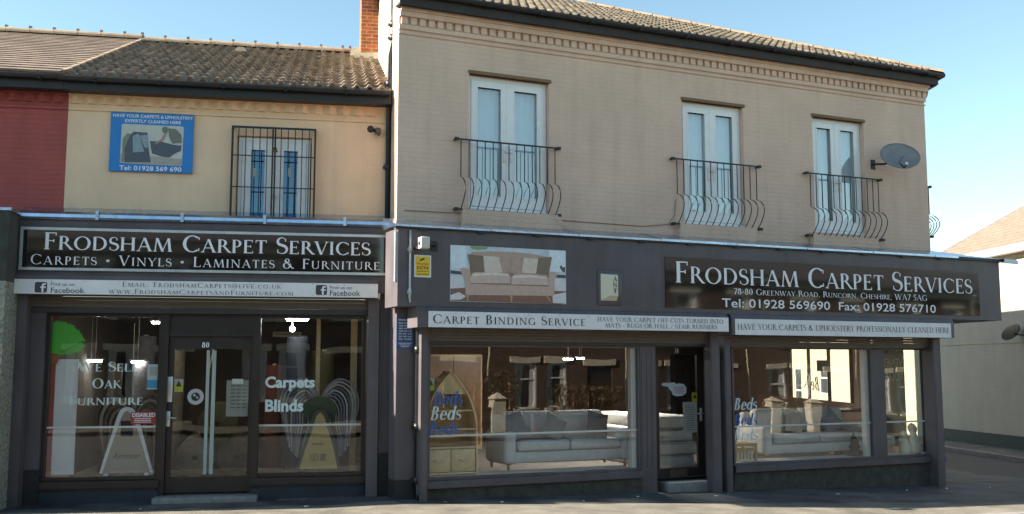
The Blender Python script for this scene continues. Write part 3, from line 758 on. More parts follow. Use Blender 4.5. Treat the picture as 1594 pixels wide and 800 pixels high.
mb = MB(); mb.rbox(a[0], a[1], gd-.045, gd-.031, a[2], a[3], .012, 2); mb.build('finger_plate', M_alu, door)
a = rect(L, 258, 640, 264.5, 664, gd-.04)
mb = MB(); mb.rbox(a[0], a[1], gd-.045, gd-.031, a[2], a[3], .012, 2); cz = (a[2]+a[3])/2+.02
mb.tube([((a[0]+a[1])/2, gd-.04, cz), ((a[0]+a[1])/2, gd-.09, cz), (a[1]+.09, gd-.09, cz-.01)], .011, 6); mb.build('handle', M_alu, door)
mb = MB(); px_serif(mb, L, '80', gd-.032, 314, 541, 326, 541, 8.5, g=G_BOLD); mb.build('door_number', M_letter, door)
mb = MB(); a = rect(L, 322, 545, 331, 738, gd-.006); k = (a[1]-a[0])/5
mb.quad((a[0],gd-.006,a[2]),(a[0]+k*1.7,gd-.006,a[2]),(a[0]+k*1.7,gd-.006,a[3]),(a[0],gd-.006,a[3])); mb.quad((a[0]+k*3,gd-.006,a[2]),(a[1],gd-.006,a[2]),(a[1],gd-.006,a[3]),(a[0]+k*3,gd-.006,a[3]))
mb.build('door_stripe', mat('pale green glass stripe', (.34, .40, .385), .4, .1), door)
mb = MB(); a, b = qs(L, 236, 780, -.1), qs(L, 400, 780, -.1)
mb.rbox(a, b, -.14, gd+.03, -.1, zd0-.032, .02, 2); mb.build('door_step', M_step, lb)
# shop room
M_roomw = mat('shop room wall', (.14, .115, .095), .9, .2, 1.5)
M_roomf = mat('shop carpet floor', (.10, .085, .07), .95, .25, 3)
M_roomc = mat('shop ceiling', (.30, .29, .27), .9, .1, 2)
rs0, rs1 = qs(L, 66, 600, .3), qs(L, 572, 600, .3)
mb = MB(); mb.box(rs0-.06, rs0-.001, .33, 7, .1, zh+.3); mb.box(rs1+.001, rs1+.06, .33, 7, .1, zh+.3); mb.box(rs0, rs1, 7, 7.05, .1, zh+.3)
mb.build('room_wall', M_roomw, lb)
mb = MB(); mb.box(rs0, rs1, .36, 7, .06, .12); mb.build('room_floor', M_roomf, lb)
mb = MB(); mb.box(rs0, rs1, .33, 7, zh+.12, zh+.18); mb.build('room_ceiling', M_roomc, lb)

# ------------------------------------------------------------------ red house at the left edge
rb = thing('terraced_house', 'dark red painted terraced house with flat tiled roof at the left edge', 'building', L, (-8, 0, 0))
mb = MB(); wall_holes(mb, -11, sP-.002, 0, ZL+.02, [], dL, .1); mb.build('wall', M_red, rb)
cornice_low(-11, sP-.004, M_red, rb)
mb = MB(); mb.quad((-11,0,ZL+.17),(sP-.004,0,ZL+.17),(sP-.004,5.85,ZL+.17+TANL*5.85),(-11,5.85,ZL+.17+TANL*5.85))
n = int(5.85/.27)
for k in range(n):
    d = k*5.85/n; z = ZL+.172+TANL*d
    mb.quad((-11,d,z+.022),(sP-.006,d,z+.022),(sP-.006,d+.29,z+.004+TANL*.29),(-11,d+.29,z+.004+TANL*.29))
    mb.quad((-11,d,z-.005),(sP-.006,d,z-.005),(sP-.006,d,z+.022),(-11,d,z+.022))
mb.build('roof', M_slate, rb)
mb = MB(); mb.quad((-11,5.85,ZL+.17+TANL*5.85),(sP-.006,5.85,ZL+.17+TANL*5.85),(sP-.006,11,ZL-.2),(-11,11,ZL-.2)); mb.build('rear_roof', M_slate, rb)
mb = MB()
for k in range(14):
    d = k*5.85/14; mb.add([(sP-.04,d,ZL+.17+TANL*d),(sP+.03,d,ZL+.17+TANL*d),(sP+.03,d+5.85/14,ZL+.17+TANL*(d+5.85/14)),(sP-.04,d+5.85/14,ZL+.17+TANL*(d+5.85/14)),(sP-.035,d,ZL+.215+TANL*d),(sP+.025,d,ZL+.215+TANL*d),(sP+.025,d+5.85/14,ZL+.205+TANL*(d+5.85/14)),(sP-.035,d+5.85/14,ZL+.205+TANL*(d+5.85/14))],[(4,5,6,7),(0,1,5,4),(1,2,6,5),(3,0,4,7)])
mb.build('verge_mortar', M_ridge, rb)
ridge_run(rb, M_ridge, -11, sP, 5.85, ZL+.2+TANL*5.83)
gutter(rb, -11, sP-.06, -.04, ZL+.115)
mb = MB(); mb.box(-11, sP-.003, .04, .066, ZL-.065, ZL+.16); mb.box(-11, sP-.003, .066, dL-.002, ZL-.06, ZL-.03); mb.build('fascia_board', M_black, rb)
# pebble-dashed pier with capped top next to the shopfront
M_pebble = mat('pebbledash render', (.19, .20, .17), .95, .6, 22, bump=1.0, bscale=70, col2=(.28, .28, .24))
M_pierd = mat('dark mossy render', (.05, .052, .045), .9, .4, 4, bump=.5, bscale=20)
dP = -.66
e1 = qs(L, 11, 400, dP)
zt1 = qz(L, 6, 323, dP); zmid = qz(L, 6, 437, dP)
mb = MB(); mb.box(e1-2.2, e1, dP, dL-.01, -.12, zmid); mb.build('pebbledash_pier', M_pebble, rb)
mb = MB(); mb.box(e1-2.2, e1, dP-.002, dL-.01, zmid+.001, zt1-.04); mb.build('pier_head', M_pierd, rb)
mb = MB(); mb.box(e1-2.2, e1+.03, dP-.03, dL-.02, zt1-.039, zt1); mb.build('pier_capping', M_lead, rb)

# ------------------------------------------------------------------ corner shop
ZR = 7.20                 # top of its wall
HR = 10.52
cb = thing('corner_shop', 'tall corner shop building with cream painted brick upper wall and three white french windows', 'building', R, (5, 0, 0))
WIN = [(1.135, 2.50), (5.0, 6.26), (7.78, 8.98)]
wz0, wz1 = 4.23, 6.345
zl1 = q(R, 1445, 390, 0)[1]
def rsd(d, off=0): return HR + .361*d + off           # the right-hand side wall runs back at a skew
def lsd(d): return RE[0]*max(d, 0)/RE[1] if d <= RE[1] else RE[0] + .238*(d-RE[1])
mb = MB(); wall_holes(mb, 0, HR, 3.3, ZR, [(a, b, wz0, wz1) for a, b in WIN], 0, .26)
mb.quad((0,0,0),(0,0,ZR),(RE[0],RE[1],ZR),(RE[0],RE[1],0))
DB = 16.0
mb.quad((RE[0],RE[1],0),(lsd(DB),DB,0),(lsd(DB),DB,ZR),(RE[0],RE[1],ZR))
mb.build('wall', M_cream, cb)
# gable against the lower house
TANR = .47
ze = 7.40
rd = 4.3; hs = 5.3; hzr = ze + TANR*(rd+.25)
mb = MB(); ds = [.0, RE[1], 2, rd, 6.6, DB]
mb.add([(lsd(d), d, ZR) for d in ds] + [(lsd(d), d, (ze-.06)+TANR*(d+.25) if d <= rd else (ze-.06)+TANR*(rd+.25)-TANR*(d-rd)) for d in ds], [(i, i+1, i+7, i+6) for i in range(5)])
mb.build('gable', M_cream_plain, cb)
# rear and side walls (upper storey; the ground floor side is glazed)
SWD = [(.45, 2.7, .25), (3.6, 7.3, 1.02)]           # glazed bays of the side wall
mb = MB()
def sidep(d, z, off=0): return (rsd(d, off), d, z)
mb.quad(sidep(0,3.0), sidep(DB,3.0), sidep(DB,ZR), sidep(0,ZR))
ztop = 2.45
prev = 0
for a, b, zsill in SWD + [(DB, DB, 0)]:
    mb.quad(sidep(prev,-.5), sidep(a,-.5), sidep(a,3.0), sidep(prev,3.0)); prev = b
for a, b, zsill in SWD:
    mb.quad(sidep(a,-.5), sidep(b,-.5), sidep(b,zsill), sidep(a,zsill)); mb.quad(sidep(a,ztop), sidep(b,ztop), sidep(b,3.0), sidep(a,3.0))
mb.quad((lsd(DB),DB,-.5), (rsd(DB),DB,-.5), (rsd(DB),DB,ZR), (lsd(DB),DB,ZR))
mb.build('side_wall', M_cream, cb)
for a, b, zsill in SWD:
    mb = MB()
    n = 2 if b-a < 3 else 3
    for k in range(n+1):
        dd = a+(b-a)*k/n; mb.plan([(rsd(dd-.03), dd-.03), (rsd(dd+.03), dd+.03), (rsd(dd+.03)-.08, dd+.03), (rsd(dd-.03)-.08, dd-.03)], zsill, ztop)
    f = mb.build('side_window', M_grey, cb)
    mb = MB(); mb.quad((rsd(a)-.04,a,zsill),(rsd(b)-.04,b,zsill),(rsd(b)-.04,b,ztop),(rsd(a)-.04,a,ztop)); mb.build('pane', M_glassdoor, f)
# roof: front slope hipped at the corner
def keepR(s, d): return s < 10.72 - (d+.25)*(10.72-hs)/(rd+.25) and s > lsd(max(d, 0))-.1
roofR = tiled_roof('roof', M_tile2, cb, -.12, 10.8, -.25, ze, TANR, rd+.25, .15, .34, .05, keepR, ns=6)
mb = MB()
mb.add([(10.80,-.25,ze), (hs,rd,hzr), (rsd(DB,.25),DB+.2,ze), (lsd(DB)+2.5,rd+.3,hzr), (lsd(DB)-.1,DB+.2,ze), (lsd(rd)-.1,rd,hzr)], [(0,1,2), (5,4,2,1)])
mb.build('rear_roof', M_tile2, cb)
mb = MB(); n = 18
A = Vector((10.76,-.27,ze+.03)); B = Vector((hs,rd,hzr+.03)); dv = (B-A)/n; side = Vector((dv.y,-dv.x,0)).normalized()
for k in range(n):
    p = A+dv*k; e = A+dv*(k+.985); vs = []
    for c, rr in ((p, .135), (e, .125)):
        for i in range(7):
            a = pi*i/6; vs.append(tuple(c + side*(rr*1.1*cos(a)) + Vector((0,0,rr*sin(a)*.62-.02))))
    mb.add(vs, [(i, i+1, i+8, i+7) for i in range(6)] + [tuple(range(7)), tuple(range(7, 14))])
mb.build('hip_tiles', M_ridge, cb)
gutter(cb, -.1, 10.68, -.30, ze-.005, .065)
M_soffit = mat('weathered black eaves board', (.028, .024, .024), .7, .5, 2.5)
mb = MB(); mb.box(-.06, 10.66, -.235, -.20, ze-.20, ze+.02); mb.box(-.06, 10.66, -.2, -.002, ze-.185, ze-.155)
mb.plan([(10.60,-.2),(10.66,-.2),(rsd(DB,.2),DB),(rsd(DB,.14),DB)], ze-.21, ze-.03); mb.build('eaves_board', M_soffit, cb)
mb = MB(); p1 = [(10.72, -.30), (rsd(4,.26), 4)]
mb.tube([(10.72,-.3,ze-.02),(rsd(4,.26),4,ze-.03)], .055, 8); mb.tube([(10.62,-.02,ze-.08),(10.60,.05,ze-.35),(10.66,.25,ze-.45)], .05, 8); mb.build('side_gutter', M_pipe, cb)
# cornice with dentils
zst_ = q(R, 1000, 104, 0)[1]
mb = MB()
mb.box(-.001, HR+.05, -.12, -.001, zst_+.33, ze-.187); mb.box(-.001, HR+.03, -.09, -.001, zst_+.255, zst_+.329)
k = 0; s = .03
while s < HR-.05: mb.box(s, s+.095, -.045, -.001, zst_+.145, zst_+.254); s += .1428
mb.box(-.001, HR+.02, -.03, -.001, zst_+.07, zst_+.144); mb.box(-.001, HR+.012, -.022, -.001, zst_-.004, zst_+.024)
mb.build('cornice', M_cream, cb)
# upper storey windows
for i, (a, b) in enumerate(WIN):
    f = french_leafs(cb, R, a+.01, b-.01, wz0+.012, wz1-.004, .10, M_glassu, M_net)
    mb = MB(); mb.rbox(a-.02, b+.04, -.022, .08, wz1+.0, wz1+.058, .012, 1); mb.build('lintel', M_lintel, cb)
    mb = MB(); mb.box(a-.14, b+.16, -.11, -.001, zl1-.12, wz0-.012); mb.build('sill_block', M_cream, cb)
    mb = MB(); mb.box(a-.0, b+.0, -.03, .13, wz0-.012, wz0+.012); mb.build('sill', M_upvc, f)
# surface-run cable on the upper wall
mb = MB()
pts = [q(R, x, y, -.01) for x, y in ((630,327),(760,334),(880,343),(1000,352),(1040,349),(1050,335),(1052,310))]
mb.tube([(p[0], -.012, p[1]) for p in pts], .007, 5); mb.build('cable', mat('painted cable', (.34, .25, .18), .7, .1), cb)

# fascia of the corner shopfront, wrapping the corner
dG = -.60
sf0 = qs(R, 619, 420, dG); sf1 = qs(R, 1557, 450, dG)
zf0 = 2.70; zf1 = q(R, 1000, 376, dG)[1]
back = 4.2
fp = [(sf0, dG), (sf1, dG), (rsd(back, sf1-HR-.25), back), (rsd(back, .02), back), (HR+.02, .0), (sf0, .0)]
mb = MB(); mb.plan(fp, zf0, zf1); mb.build('fascia', M_grey, cb)
mb = MB(); mb.box(sf0-.035, sf0-.002, dG+.02, dG+.06, zf0+.35, zf1-.05); mb.box(sf0-.02, sf0-.002, dG+.08, dG+.1, zf0+.35, zf1-.05)
mb.build('edge_trim', M_pale, cb)
# lead capping
mb = MB()
s = sf0-.05; e1 = sf1+.0
while s < HR-.1:
    e = min(s+1.45, HR); o = random.uniform(-.008, .008)
    mb.add([(s,dG-.05,zf1+.055+o),(e-.01,dG-.05,zf1+.055+o),(e-.01,-.001,zl1+o),(s,-.001,zl1+o),(s,dG-.05,zf1+.02),(e-.01,dG-.05,zf1+.02),(e-.01,-.001,zf1+.03),(s,-.001,zf1+.03)],
           [(0,1,2,3),(0,4,5,1),(0,3,7,4),(1,5,6,2)])
    s = e
mb.add([(HR,dG-.05,zf1+.05),(e1+.05,dG-.05,zf1+.045),(rsd(back,e1-HR-.2),back,zf1+.045),(rsd(back,.01),back,zl1),(HR,-.001,zl1)], [(0,1,2,3,4)])
mb.build('lead_capping', M_lead, cb)
mb = MB(); mb.box(sf0-.045, e1+.04, dG-.04, dG+.1, zf1+.0, zf1+.048)
for k in range(12): mb.box(sf0+.9*k+.3, sf0+.9*k+.42, dG-.05, dG-.0, zf1-.02, zf1+.01)
mb.build('drip_edge', M_black, cb)
mb = MB(); mb.add([(e1+.03,dG-.10,zf1+.05),(e1+.34,dG-.14,zf1+.03),(e1+.36,dG+.3,zf1+.07),(e1+.05,dG+.4,zf1+.07),(e1+.03,dG-.10,zf1-.01),(e1+.34,dG-.14,zf1-.05),(e1+.36,dG+.3,zf1+.02),(e1+.05,dG+.4,zf1+.02)],
              [(0,1,2,3),(4,7,6,5),(0,4,5,1),(1,5,6,2),(2,6,7,3)]); mb.build('corner_flashing', M_lead, cb)
# shutter boxes
pl1 = rect(R, 667, 484, 1134, 516.2, -.66); pl2 = rect(R, 1144, 496.2, 1480.5, 525.7, -.66)
for i, p in enumerate((pl1, pl2)):
    mb = MB()
    a, b = p[0]-(.16 if i == 0 else .06), p[1]+(.0 if i == 0 else .09)
    mb.profile([(-.655, p[2]-.004), (-.655, p[3]+.004), (-.62, zf0-.004), (-.2, zf0-.004), (-.2, p[2]-.004)], a, b)
    mb.build('shutter_box', M_grey, cb)
    mb = MB()
    for k in range(4): mb.box(p[0]+.02, p[1]-.05, -.30+.015*k, -.25+.015*k, p[2]-.052-.045*k, p[2]-.010-.045*k)
    mb.build('shutter_slats', M_slat, cb)
def post(x0, x1, y, d0, d1, z1, m=M_grey):
    a, b = qs(R, x0, y, d0), qs(R, x1, y, d0)
    p = R.w((a+b)/2, d0)
    mb = MB(); mb.box(a, b, d0, d1, gz(p.x, p.y)-.02, z1); mb.box(a+.02, b-.02, d0-.006, d0+.001, gz(p.x, p.y)+.1, z1-.05)
    return mb.build('shutter_guide', m, cb)
pzt = pl1[2]-.006
post(655, 666, 640, -.36, -.18, pzt); post(1108, 1122, 640, -.36, -.18, pzt); post(1130, 1139, 640, -.36, -.18, pzt); post(1456, 1468, 640, -.36, -.10, pzt)
# left pier of the corner shop
a, b = qs(R, 616, 620, -.12), qs(R, 647, 620, -.12)
zpb = qz(R, 630, 747, -.12)
mb = MB(); mb.box(a, b+.12, -.12, .2, zpb, zf0+.0-.002); mb.build('pier', M_grey, cb)
mb = MB(); mb.box(a, b+.12, -.10, .2, -.1, zpb-.001); mb.build('pier_base', M_plinth, cb)
# glazing line
gR = -.10
zwt = qz(R, 830, 537, gR)
zcb = .12                                  # underside of the sills
zs1 = zcb+.105
w1 = (qs(R, 664, 640, gR), qs(R, 994, 640, gR)); w2 = (qs(R, 1138, 640, gR), qs(R, 1357, 640, gR)); w3 = (qs(R, 1374, 640, gR), qs(R, 1458, 640, gR))
zst = qz(R, 830, 672, gR)
for i, (a, b) in enumerate((w1, w2, w3)):
    f = shop_window(cb, R, a, b, zs1, zwt, gR, M_grey, M_glass, .035, qz(R, 830, 674, gR), M_stripe)
    if i < 2:
        mb = MB(); mb.box(b-.035-.09, b-.036, gR+.02, gR+.12, zs1+.036, zwt-.036); mb.build('white_liner', mat('off-white liner', (.55, .55, .52), .5, .08), f)
    mb = MB(); mb.box(a+.035, b-.035, gR+.02, gR+.5, zs1-.01, zs1+.034); mb.build('display_shelf', mat('pale display board', (.50, .47, .42), .6, .1), f)
mb = MB(); mb.box(w1[0]-.1, qs(R, 1106, 540, gR), -.22, .1, zwt+.002, pl1[2]-.17); mb.box(w2[0], w3[1], -.22, .1, zwt+.002, pl1[2]-.17); mb.build('shutter_header', M_greyd, cb)
mb = MB(); mb.box(w1[1]+.002, qs(R, 1021, 640, -.15), -.16, .25, -.16, zwt+.001)
for k in range(3): mb.box(w1[1]+.03+.09*k, w1[1]+.075+.09*k, -.168, -.159, zs1+.05, zwt-.1)
mb.build('pilaster', M_grey, cb)
mb = MB(); mb.box(w2[1]+.002, w3[0]-.002, -.15, .02, zs1, zwt); mb.build('mullion', M_grey, cb)
mb = MB(); mb.box(w1[0]-.02, w1[1]+.003, -.23, .1, zcb, zs1-.001); mb.build('sill', M_grey, cb)
mb = MB(); mb.box(w2[0]-.02, w3[1]+.05, -.23, .1, zcb, zs1-.001); mb.build('sill', M_grey, cb)
mb = MB(); mb.box(w1[0]-.02, w1[1]+.02, -.17, .1, -.4, zcb-.001); mb.build('stall_riser', M_stone, cb)
mb = MB(); mb.box(w2[0]-.02, w3[1]+.04, -.17, .1, -.6, zcb-.001); mb.build('stall_riser', M_stone, cb)
# recessed door 78
dd = .22
dl0 = qs(R, 1019, 640, dd); dl1 = qs(R, 1096, 640, dd)
zdt = qz(R, 1058, 541, dd); zdb = qz(R, 1058, 746, dd)
sg0 = qs(R, 1026, 640, dd); sg1 = qs(R, 1086, 640, dd); zg1 = qz(R, 1055, 552, dd); zg2 = qz(R, 1055, 728, dd)
mb = MB(); mb.box(dl0-.05, sg0, dd, dd+.05, zdb, zdt); mb.box(sg1, dl1, dd, dd+.05, zdb, zdt); mb.box(sg0, sg1, dd, dd+.05, zg1, zdt); mb.box(sg0, sg1, dd, dd+.05, zdb, zg2)
door = mb.build('door', M_brown, cb)
mb = MB(); mb.quad((sg0,dd+.025,zg2),(sg1,dd+.025,zg2),(sg1,dd+.025,zg1),(sg0,dd+.025,zg1)); mb.build('pane', M_glassdoor, door)
a = rect(R, 1043, 731, 1070, 742, dd)
mb = MB(); frame_ring(mb, a[0], a[1], a[2], a[3], .018, dd-.012, dd-.001); mb.box(a[0]+.018, a[1]-.03, dd-.008, dd-.001, a[2]+.018, a[3]-.018); mb.build('letter_plate', mat('dull bronze', (.12, .10, .085), .4, .2, metal=.6), door)
a = q(R, 1091, 645, dd)
mb = MB(); mb.rbox(a[0]-.025, a[0]+.025, dd-.015, dd-.001, a[1]-.11, a[1]+.11, .01, 2); mb.tube([(a[0],dd-.01,a[1]+.02),(a[0],dd-.07,a[1]+.02),(a[0]-.11,dd-.07,a[1]+.02)], .011, 6); mb.build('handle', M_alu, door)
mb = MB(); px_serif(mb, R, '78', dd-.002, 1049.5, 549.5, 1056.5, 549.5, 7, g=G_BOLD); mb.build('door_number', M_letter, door)
mb = MB(); mb.box(dl1+.002, dl1+.06, -.16, dd+.06, zdb-.05, zwt+.002); mb.box(dl0-.05, dl1+.002, dd-.01, dd+.06, zdt+.002, zwt+.002)
mb.box(dl1+.062, w2[0]-.021, -.15, .1, -.35, pl1[2]-.006); mb.build('door_frame', M_grey, cb)
a, b = dl0-.02, dl1+.05
mb = MB(); mb.rbox(a, b, -.2, dd+.03, -.2, zdb-.002, .02, 2); mb.build('door_step', M_step, cb)
# shop room
mb = MB(); mb.add([(.35,.1,.05),(HR-.1,.1,.05),(rsd(DB,-.15),DB-.1,.05),(lsd(DB)+.1,DB-.1,.05)], [(0,1,2,3)]); mb.build('room_floor', M_roomf, cb)
mb = MB(); mb.add([(.0,.12,2.62),(HR-.0,.12,2.62),(rsd(DB,-.05),DB,2.62),(lsd(DB),DB,2.62)], [(3,2,1,0)]); mb.build('room_ceiling', M_roomc, cb)
mb = MB(); mb.add([(.14,.12,.05),(lsd(DB)+.1,DB-.1,.05),(lsd(DB)+.1,DB-.1,2.6),(.14,.12,2.6)], [(0,1,2,3)]); mb.add([(lsd(DB)+.1,DB-.1,.05),(rsd(DB,-.1),DB-.1,.05),(rsd(DB,-.1),DB-.1,2.6),(lsd(DB)+.1,DB-.1,2.6)], [(0,1,2,3)])
mb.build('room_wall', M_roomw, cb)

# ------------------------------------------------------------------ signs
def flat(parent, name, m, pts, d): return MB().poly(pts, d).build(name, m, parent)
def board(name, label, cat, fr, r, d0, d1, m, group=None, border=None, bw=.02, edge=.0):
    """flat board r=(s0,s1,z0,z1), front at d0, back at d1"""
    t = thing(name, label, cat, fr, (r[0], d1, r[2]), group)
    mb = MB(); mb.box(r[0], r[1], d0, d1, r[2], r[3]); mb.build('panel', m, t)
    if border:
        mb = MB(); frame_ring(mb, r[0]-edge, r[1]+edge, r[2]-edge, r[3]+edge, bw, d0-.012, d1-.002); mb.build('frame', border, t)
    return t
# long black sign, left shop
dS = dF-.03
r = rect(L, 32.5, 352.8, 608.5, 429, dS)
t = board('shop_sign', 'long gloss black shop sign in silver frame, CARPETS VINYLS LAMINATES line below the name', 'sign', L, r, dS, dF-.001, M_signblk, 'black shop name signs', M_alu, .038)
mb = MB(); px_serif(mb, L, 'Frodsham Carpet Services', dS-.004, 67, 389, 577, 396.8, 26.5, g=Glyphs(1.12)); mb.build('name_lettering', M_letter, t)
mb = MB(); px_serif(mb, L, 'Carpets • Vinyls • Laminates & Furniture', dS-.004, 46.5, 412, 591.5, 419.3, 16, track=.12); mb.build('lettering', M_letter, t)
# white strip on the left shutter box
dp = -.285
t = board('sign_strip', 'white sign strip with email address and two thumbnail social logos on left shutter box', 'sign', L, (pb[0]+.004, pb[1]-.004, pb[2], pb[3]), dp, -.2755, M_white, 'white sign strips on the shutter boxes')
mb = MB(); px_serif(mb, L, 'Email: FrodshamCarpets@live.co.uk', dp-.003, 190, 446.5, 438, 449, 7.6, track=.14)
px_serif(mb, L, 'www.FrodshamCarpetsandFurniture.com', dp-.003, 169, 457.5, 456.5, 459.6, 7.4, track=.12); mb.build('lettering', mat('grey print', (.12,.11,.13), .5, 0), t)
for (x0, y0, x1, y1, tx, tx1, tx2, b1, b2) in ((54.5,438.7,73,455.5,79,116,131,444.6,455.6), (491.7,443.4,508.8,459.4,513.5,547.5,560.5,449.8,460)):
    a = rect(L, x0, y0, x1, y1, dp); w = a[1]-a[0]; h = a[3]-a[2]; c = w*.16
    pts = []
    for cx_, cz_, a0 in ((a[1]-c,a[3]-c,0),(a[0]+c,a[3]-c,90),(a[0]+c,a[2]+c,180),(a[1]-c,a[2]+c,270)):
        pts += [(cx_+c*cos(radians(a0+k*30)), cz_+c*sin(radians(a0+k*30))) for k in range(4)]
    lg = flat(t, 'logo', M_ink, pts, dp-.002)
    mb = MB(); X = lambda u: a[0]+w*u; Z = lambda v: a[2]+h*v
    mb.poly([(X(.56),Z(.03)),(X(.72),Z(.03)),(X(.72),Z(.58)),(X(.56),Z(.58))], dp-.004)
    mb.poly([(X(.45),Z(.44)),(X(.88),Z(.44)),(X(.90),Z(.57)),(X(.45),Z(.57))], dp-.0044)
    mb.poly([(X(.56),Z(.58)),(X(.72),Z(.58)),(X(.73),Z(.70)),(X(.78),Z(.75)),(X(.91),Z(.75)),(X(.91),Z(.89)),(X(.74),Z(.89)),(X(.62),Z(.84)),(X(.56),Z(.72))], dp-.004)
    mb.build('letter_mark', M_letter, lg)
    mb = MB(); px_sans(mb, L, 'Find us on', dp-.003, tx, b1, tx1, b1+.3, 5.2); px_sans(mb, L, 'Facebook', dp-.003, tx, b2, tx2, b2+.4, 8.4, bold=.006); mb.build('lettering', M_ink, t)
M_screw = mat('dull screw heads', (.35, .35, .36), .5, .1)
def screws(t, fr, r, d, step):
    mb = MB(); n = int((r[1]-r[0])/step)
    for k in range(n+1):
        s = r[0]+.05+(r[1]-r[0]-.1)*k/n
        for z in (r[2]+.022, r[3]-.022): mb.disc((s, z), .007, d, 8)
    mb.build('screws', M_screw, t)
screws(t, L, pb, dp-.002, .42)
# black sign, corner shop
dS = dG-.014
z1 = qz(R, 1036, 399.3, dS); z0 = qz(R, 1523, 491.5, dS)
r = (qs(R, 1036, 440, dS), qs(R, 1524, 450, dS), z0, z1)
t = board('shop_sign', 'gloss black shop sign with address and phone numbers, right part of the corner shop', 'sign', R, r, dS, dG-.001, M_signblk, 'black shop name signs')
mb = MB(); px_serif(mb, R, 'Frodsham Carpet Services', dS-.004, 1050.5, 439.3, 1514, 457.5, 33, g=Glyphs(1.12), small=.78); mb.build('name_lettering', M_letter, t)
mb = MB(); px_serif(mb, R, '78-80 Greenway Road, Runcorn, Cheshire, WA7 5AG', dS-.004, 1142, 458.5, 1443.5, 467.6, 9.6, small=.8)
px_sans(mb, R, 'Tel: 01928 569690  Fax: 01928 576710', dS-.004, 1124, 477.5, 1457, 486.8, 14, bold=.006); mb.build('lettering', M_letter, t)
# white strips on the corner shop's shutter boxes
dp = -.668
t = board('sign_strip', 'white sign strip reading CARPET BINDING SERVICE on the wide shutter box', 'sign', R, pl1, dp, -.6555, M_white, 'white sign strips on the shutter boxes')
mb = MB(); px_serif(mb, R, 'Carpet Binding Service', dp-.003, 673.5, 503.8, 912, 506.6, 14.2, track=.1); mb.build('name_lettering', M_inkb, t)
mb = MB(); px_serif(mb, R, 'HAVE YOUR CARPET OFF-CUTS TURNED INTO', dp-.003, 930, 500, 1126, 504, 7, track=.06)
px_serif(mb, R, 'MATS - RUGS OR HALL / STAIR RUNNERS', dp-.003, 942, 509.4, 1116.5, 512.6, 6.8, track=.06); mb.build('lettering', mat('brown print', (.09,.065,.06), .5, 0), t)
screws(t, R, pl1, dp-.002, .5)
t = board('sign_strip', 'white sign strip about carpets and upholstery professionally cleaned, under the address sign', 'sign', R, pl2, dp, -.6555, M_white, 'white sign strips on the shutter boxes')
mb = MB(); px_serif(mb, R, 'HAVE YOUR CARPETS & UPHOLSTERY PROFESSIONALLY CLEANED HERE', dp-.003, 1148, 511.4, 1478, 519.6, 9.2, track=.05); mb.build('lettering', mat('brown print', (.09,.065,.06), .5, 0), t)
screws(t, R, pl2, dp-.002, .5)

# sofa poster on the corner shop fascia (a printed picture: every shape is flat)
dS = dG-.012
s0, s1 = qs(R, 700.8, 420, dS), qs(R, 881, 430, dS); z1 = qz(R, 701, 381, dS); z0 = qz(R, 881, 473.6, dS)
t = board('sofa_poster', 'printed poster of a pink beige sofa on grey fascia above the white strip', 'poster', R, (s0, s1, z0, z1), dS, dG-.001, mat('poster backdrop', (.50, .58, .62), .35, .2, 5))
def PX(x, y):            # coordinates read off an enlargement of the poster
    u = (x-60)/988; top = 62+48*u; v = (y-top)/(480-18*u)
    return (s0+(s1-s0)*u, z1-(z1-z0)*v)
def pic(nm, col, polys, k, rough=.4):
    for i, p in enumerate(polys):
        mb = MB(); mb.poly([PX(*a) for a in p], dS-.0012*k-.0002*i)
        mb.build(nm, mat('print '+nm+str(k), col, rough, .1, 14), t)
pic('window_print', (.66,.74,.80), [[(62,64),(190,70),(190,250),(62,270)], [(900,104),(1044,112),(1044,300),(900,290)]], 1)
pic('leaf_print', (.20,.33,.14), [[(220,72),(370,80),(360,100),(300,105),(240,98)]], 1)
pic('leaf_print', (.06,.09,.08), [[(990,250),(1010,235),(1015,255),(1042,250),(1040,300),(1020,295),(1000,270)]], 2)
pic('ledge_print', (.06,.06,.085), [[(62,280),(180,292),(180,320),(62,308)], [(940,316),(1046,322),(1046,348),(940,342)]], 2)
pic('floor_print', (.22,.105,.075), [[(62,436),(200,428),(1046,462),(1048,520),(1046,566),(1000,570),(62,538)]], 2)
pic('skirting_print', (.62,.62,.66), [[(62,330),(170,330),(170,425),(62,432)], [(945,350),(1044,356),(1044,455),(945,450)], [(62,490),(130,465),(190,500),(150,528),(62,530)], [(925,490),(1046,470),(1048,566),(930,560)]], 3)
pic('seam_print', (.27,.18,.145), [[(225,140),(890,180),(900,480),(215,470)]], 3)
pic('sofa_print', (.44,.31,.25), [[(235,125),(375,118),(560,122),(562,300),(235,298)], [(566,120),(760,140),(880,165),(885,330),(566,305)]], 4)
pic('sofa_print', (.50,.36,.30), [[(215,395),(900,420),(940,500),(215,490)], [(138,275),(165,258),(205,268),(222,300),(222,395),(228,492),(185,490),(180,360),(150,305)], [(890,420),(893,330),(905,300),(930,290),(962,300),(968,325),(945,350),(940,500),(900,498)]], 5)
pic('cushion_print', (.56,.43,.37), [[(222,330),(250,300),(400,290),(540,305),(560,335),(560,392),(225,388)], [(566,340),(600,312),(740,315),(870,330),(890,350),(888,408),(568,400)]], 6)
pic('highlight_print', (.70,.60,.55), [[(240,312),(400,296),(545,314),(540,328),(400,318),(240,330)], [(580,328),(740,322),(870,340),(868,354),(740,340),(580,346)]], 7)
pic('cushion_print', (.20,.145,.10), [[(200,142),(330,158),(342,298),(232,296)], [(800,172),(922,165),(890,322),(782,308)]], 8)
pic('cushion_print', (.62,.54,.46), [[(330,155),(462,166),(490,298),(342,296)], [(672,172),(800,180),(780,308),(655,300)]], 9)
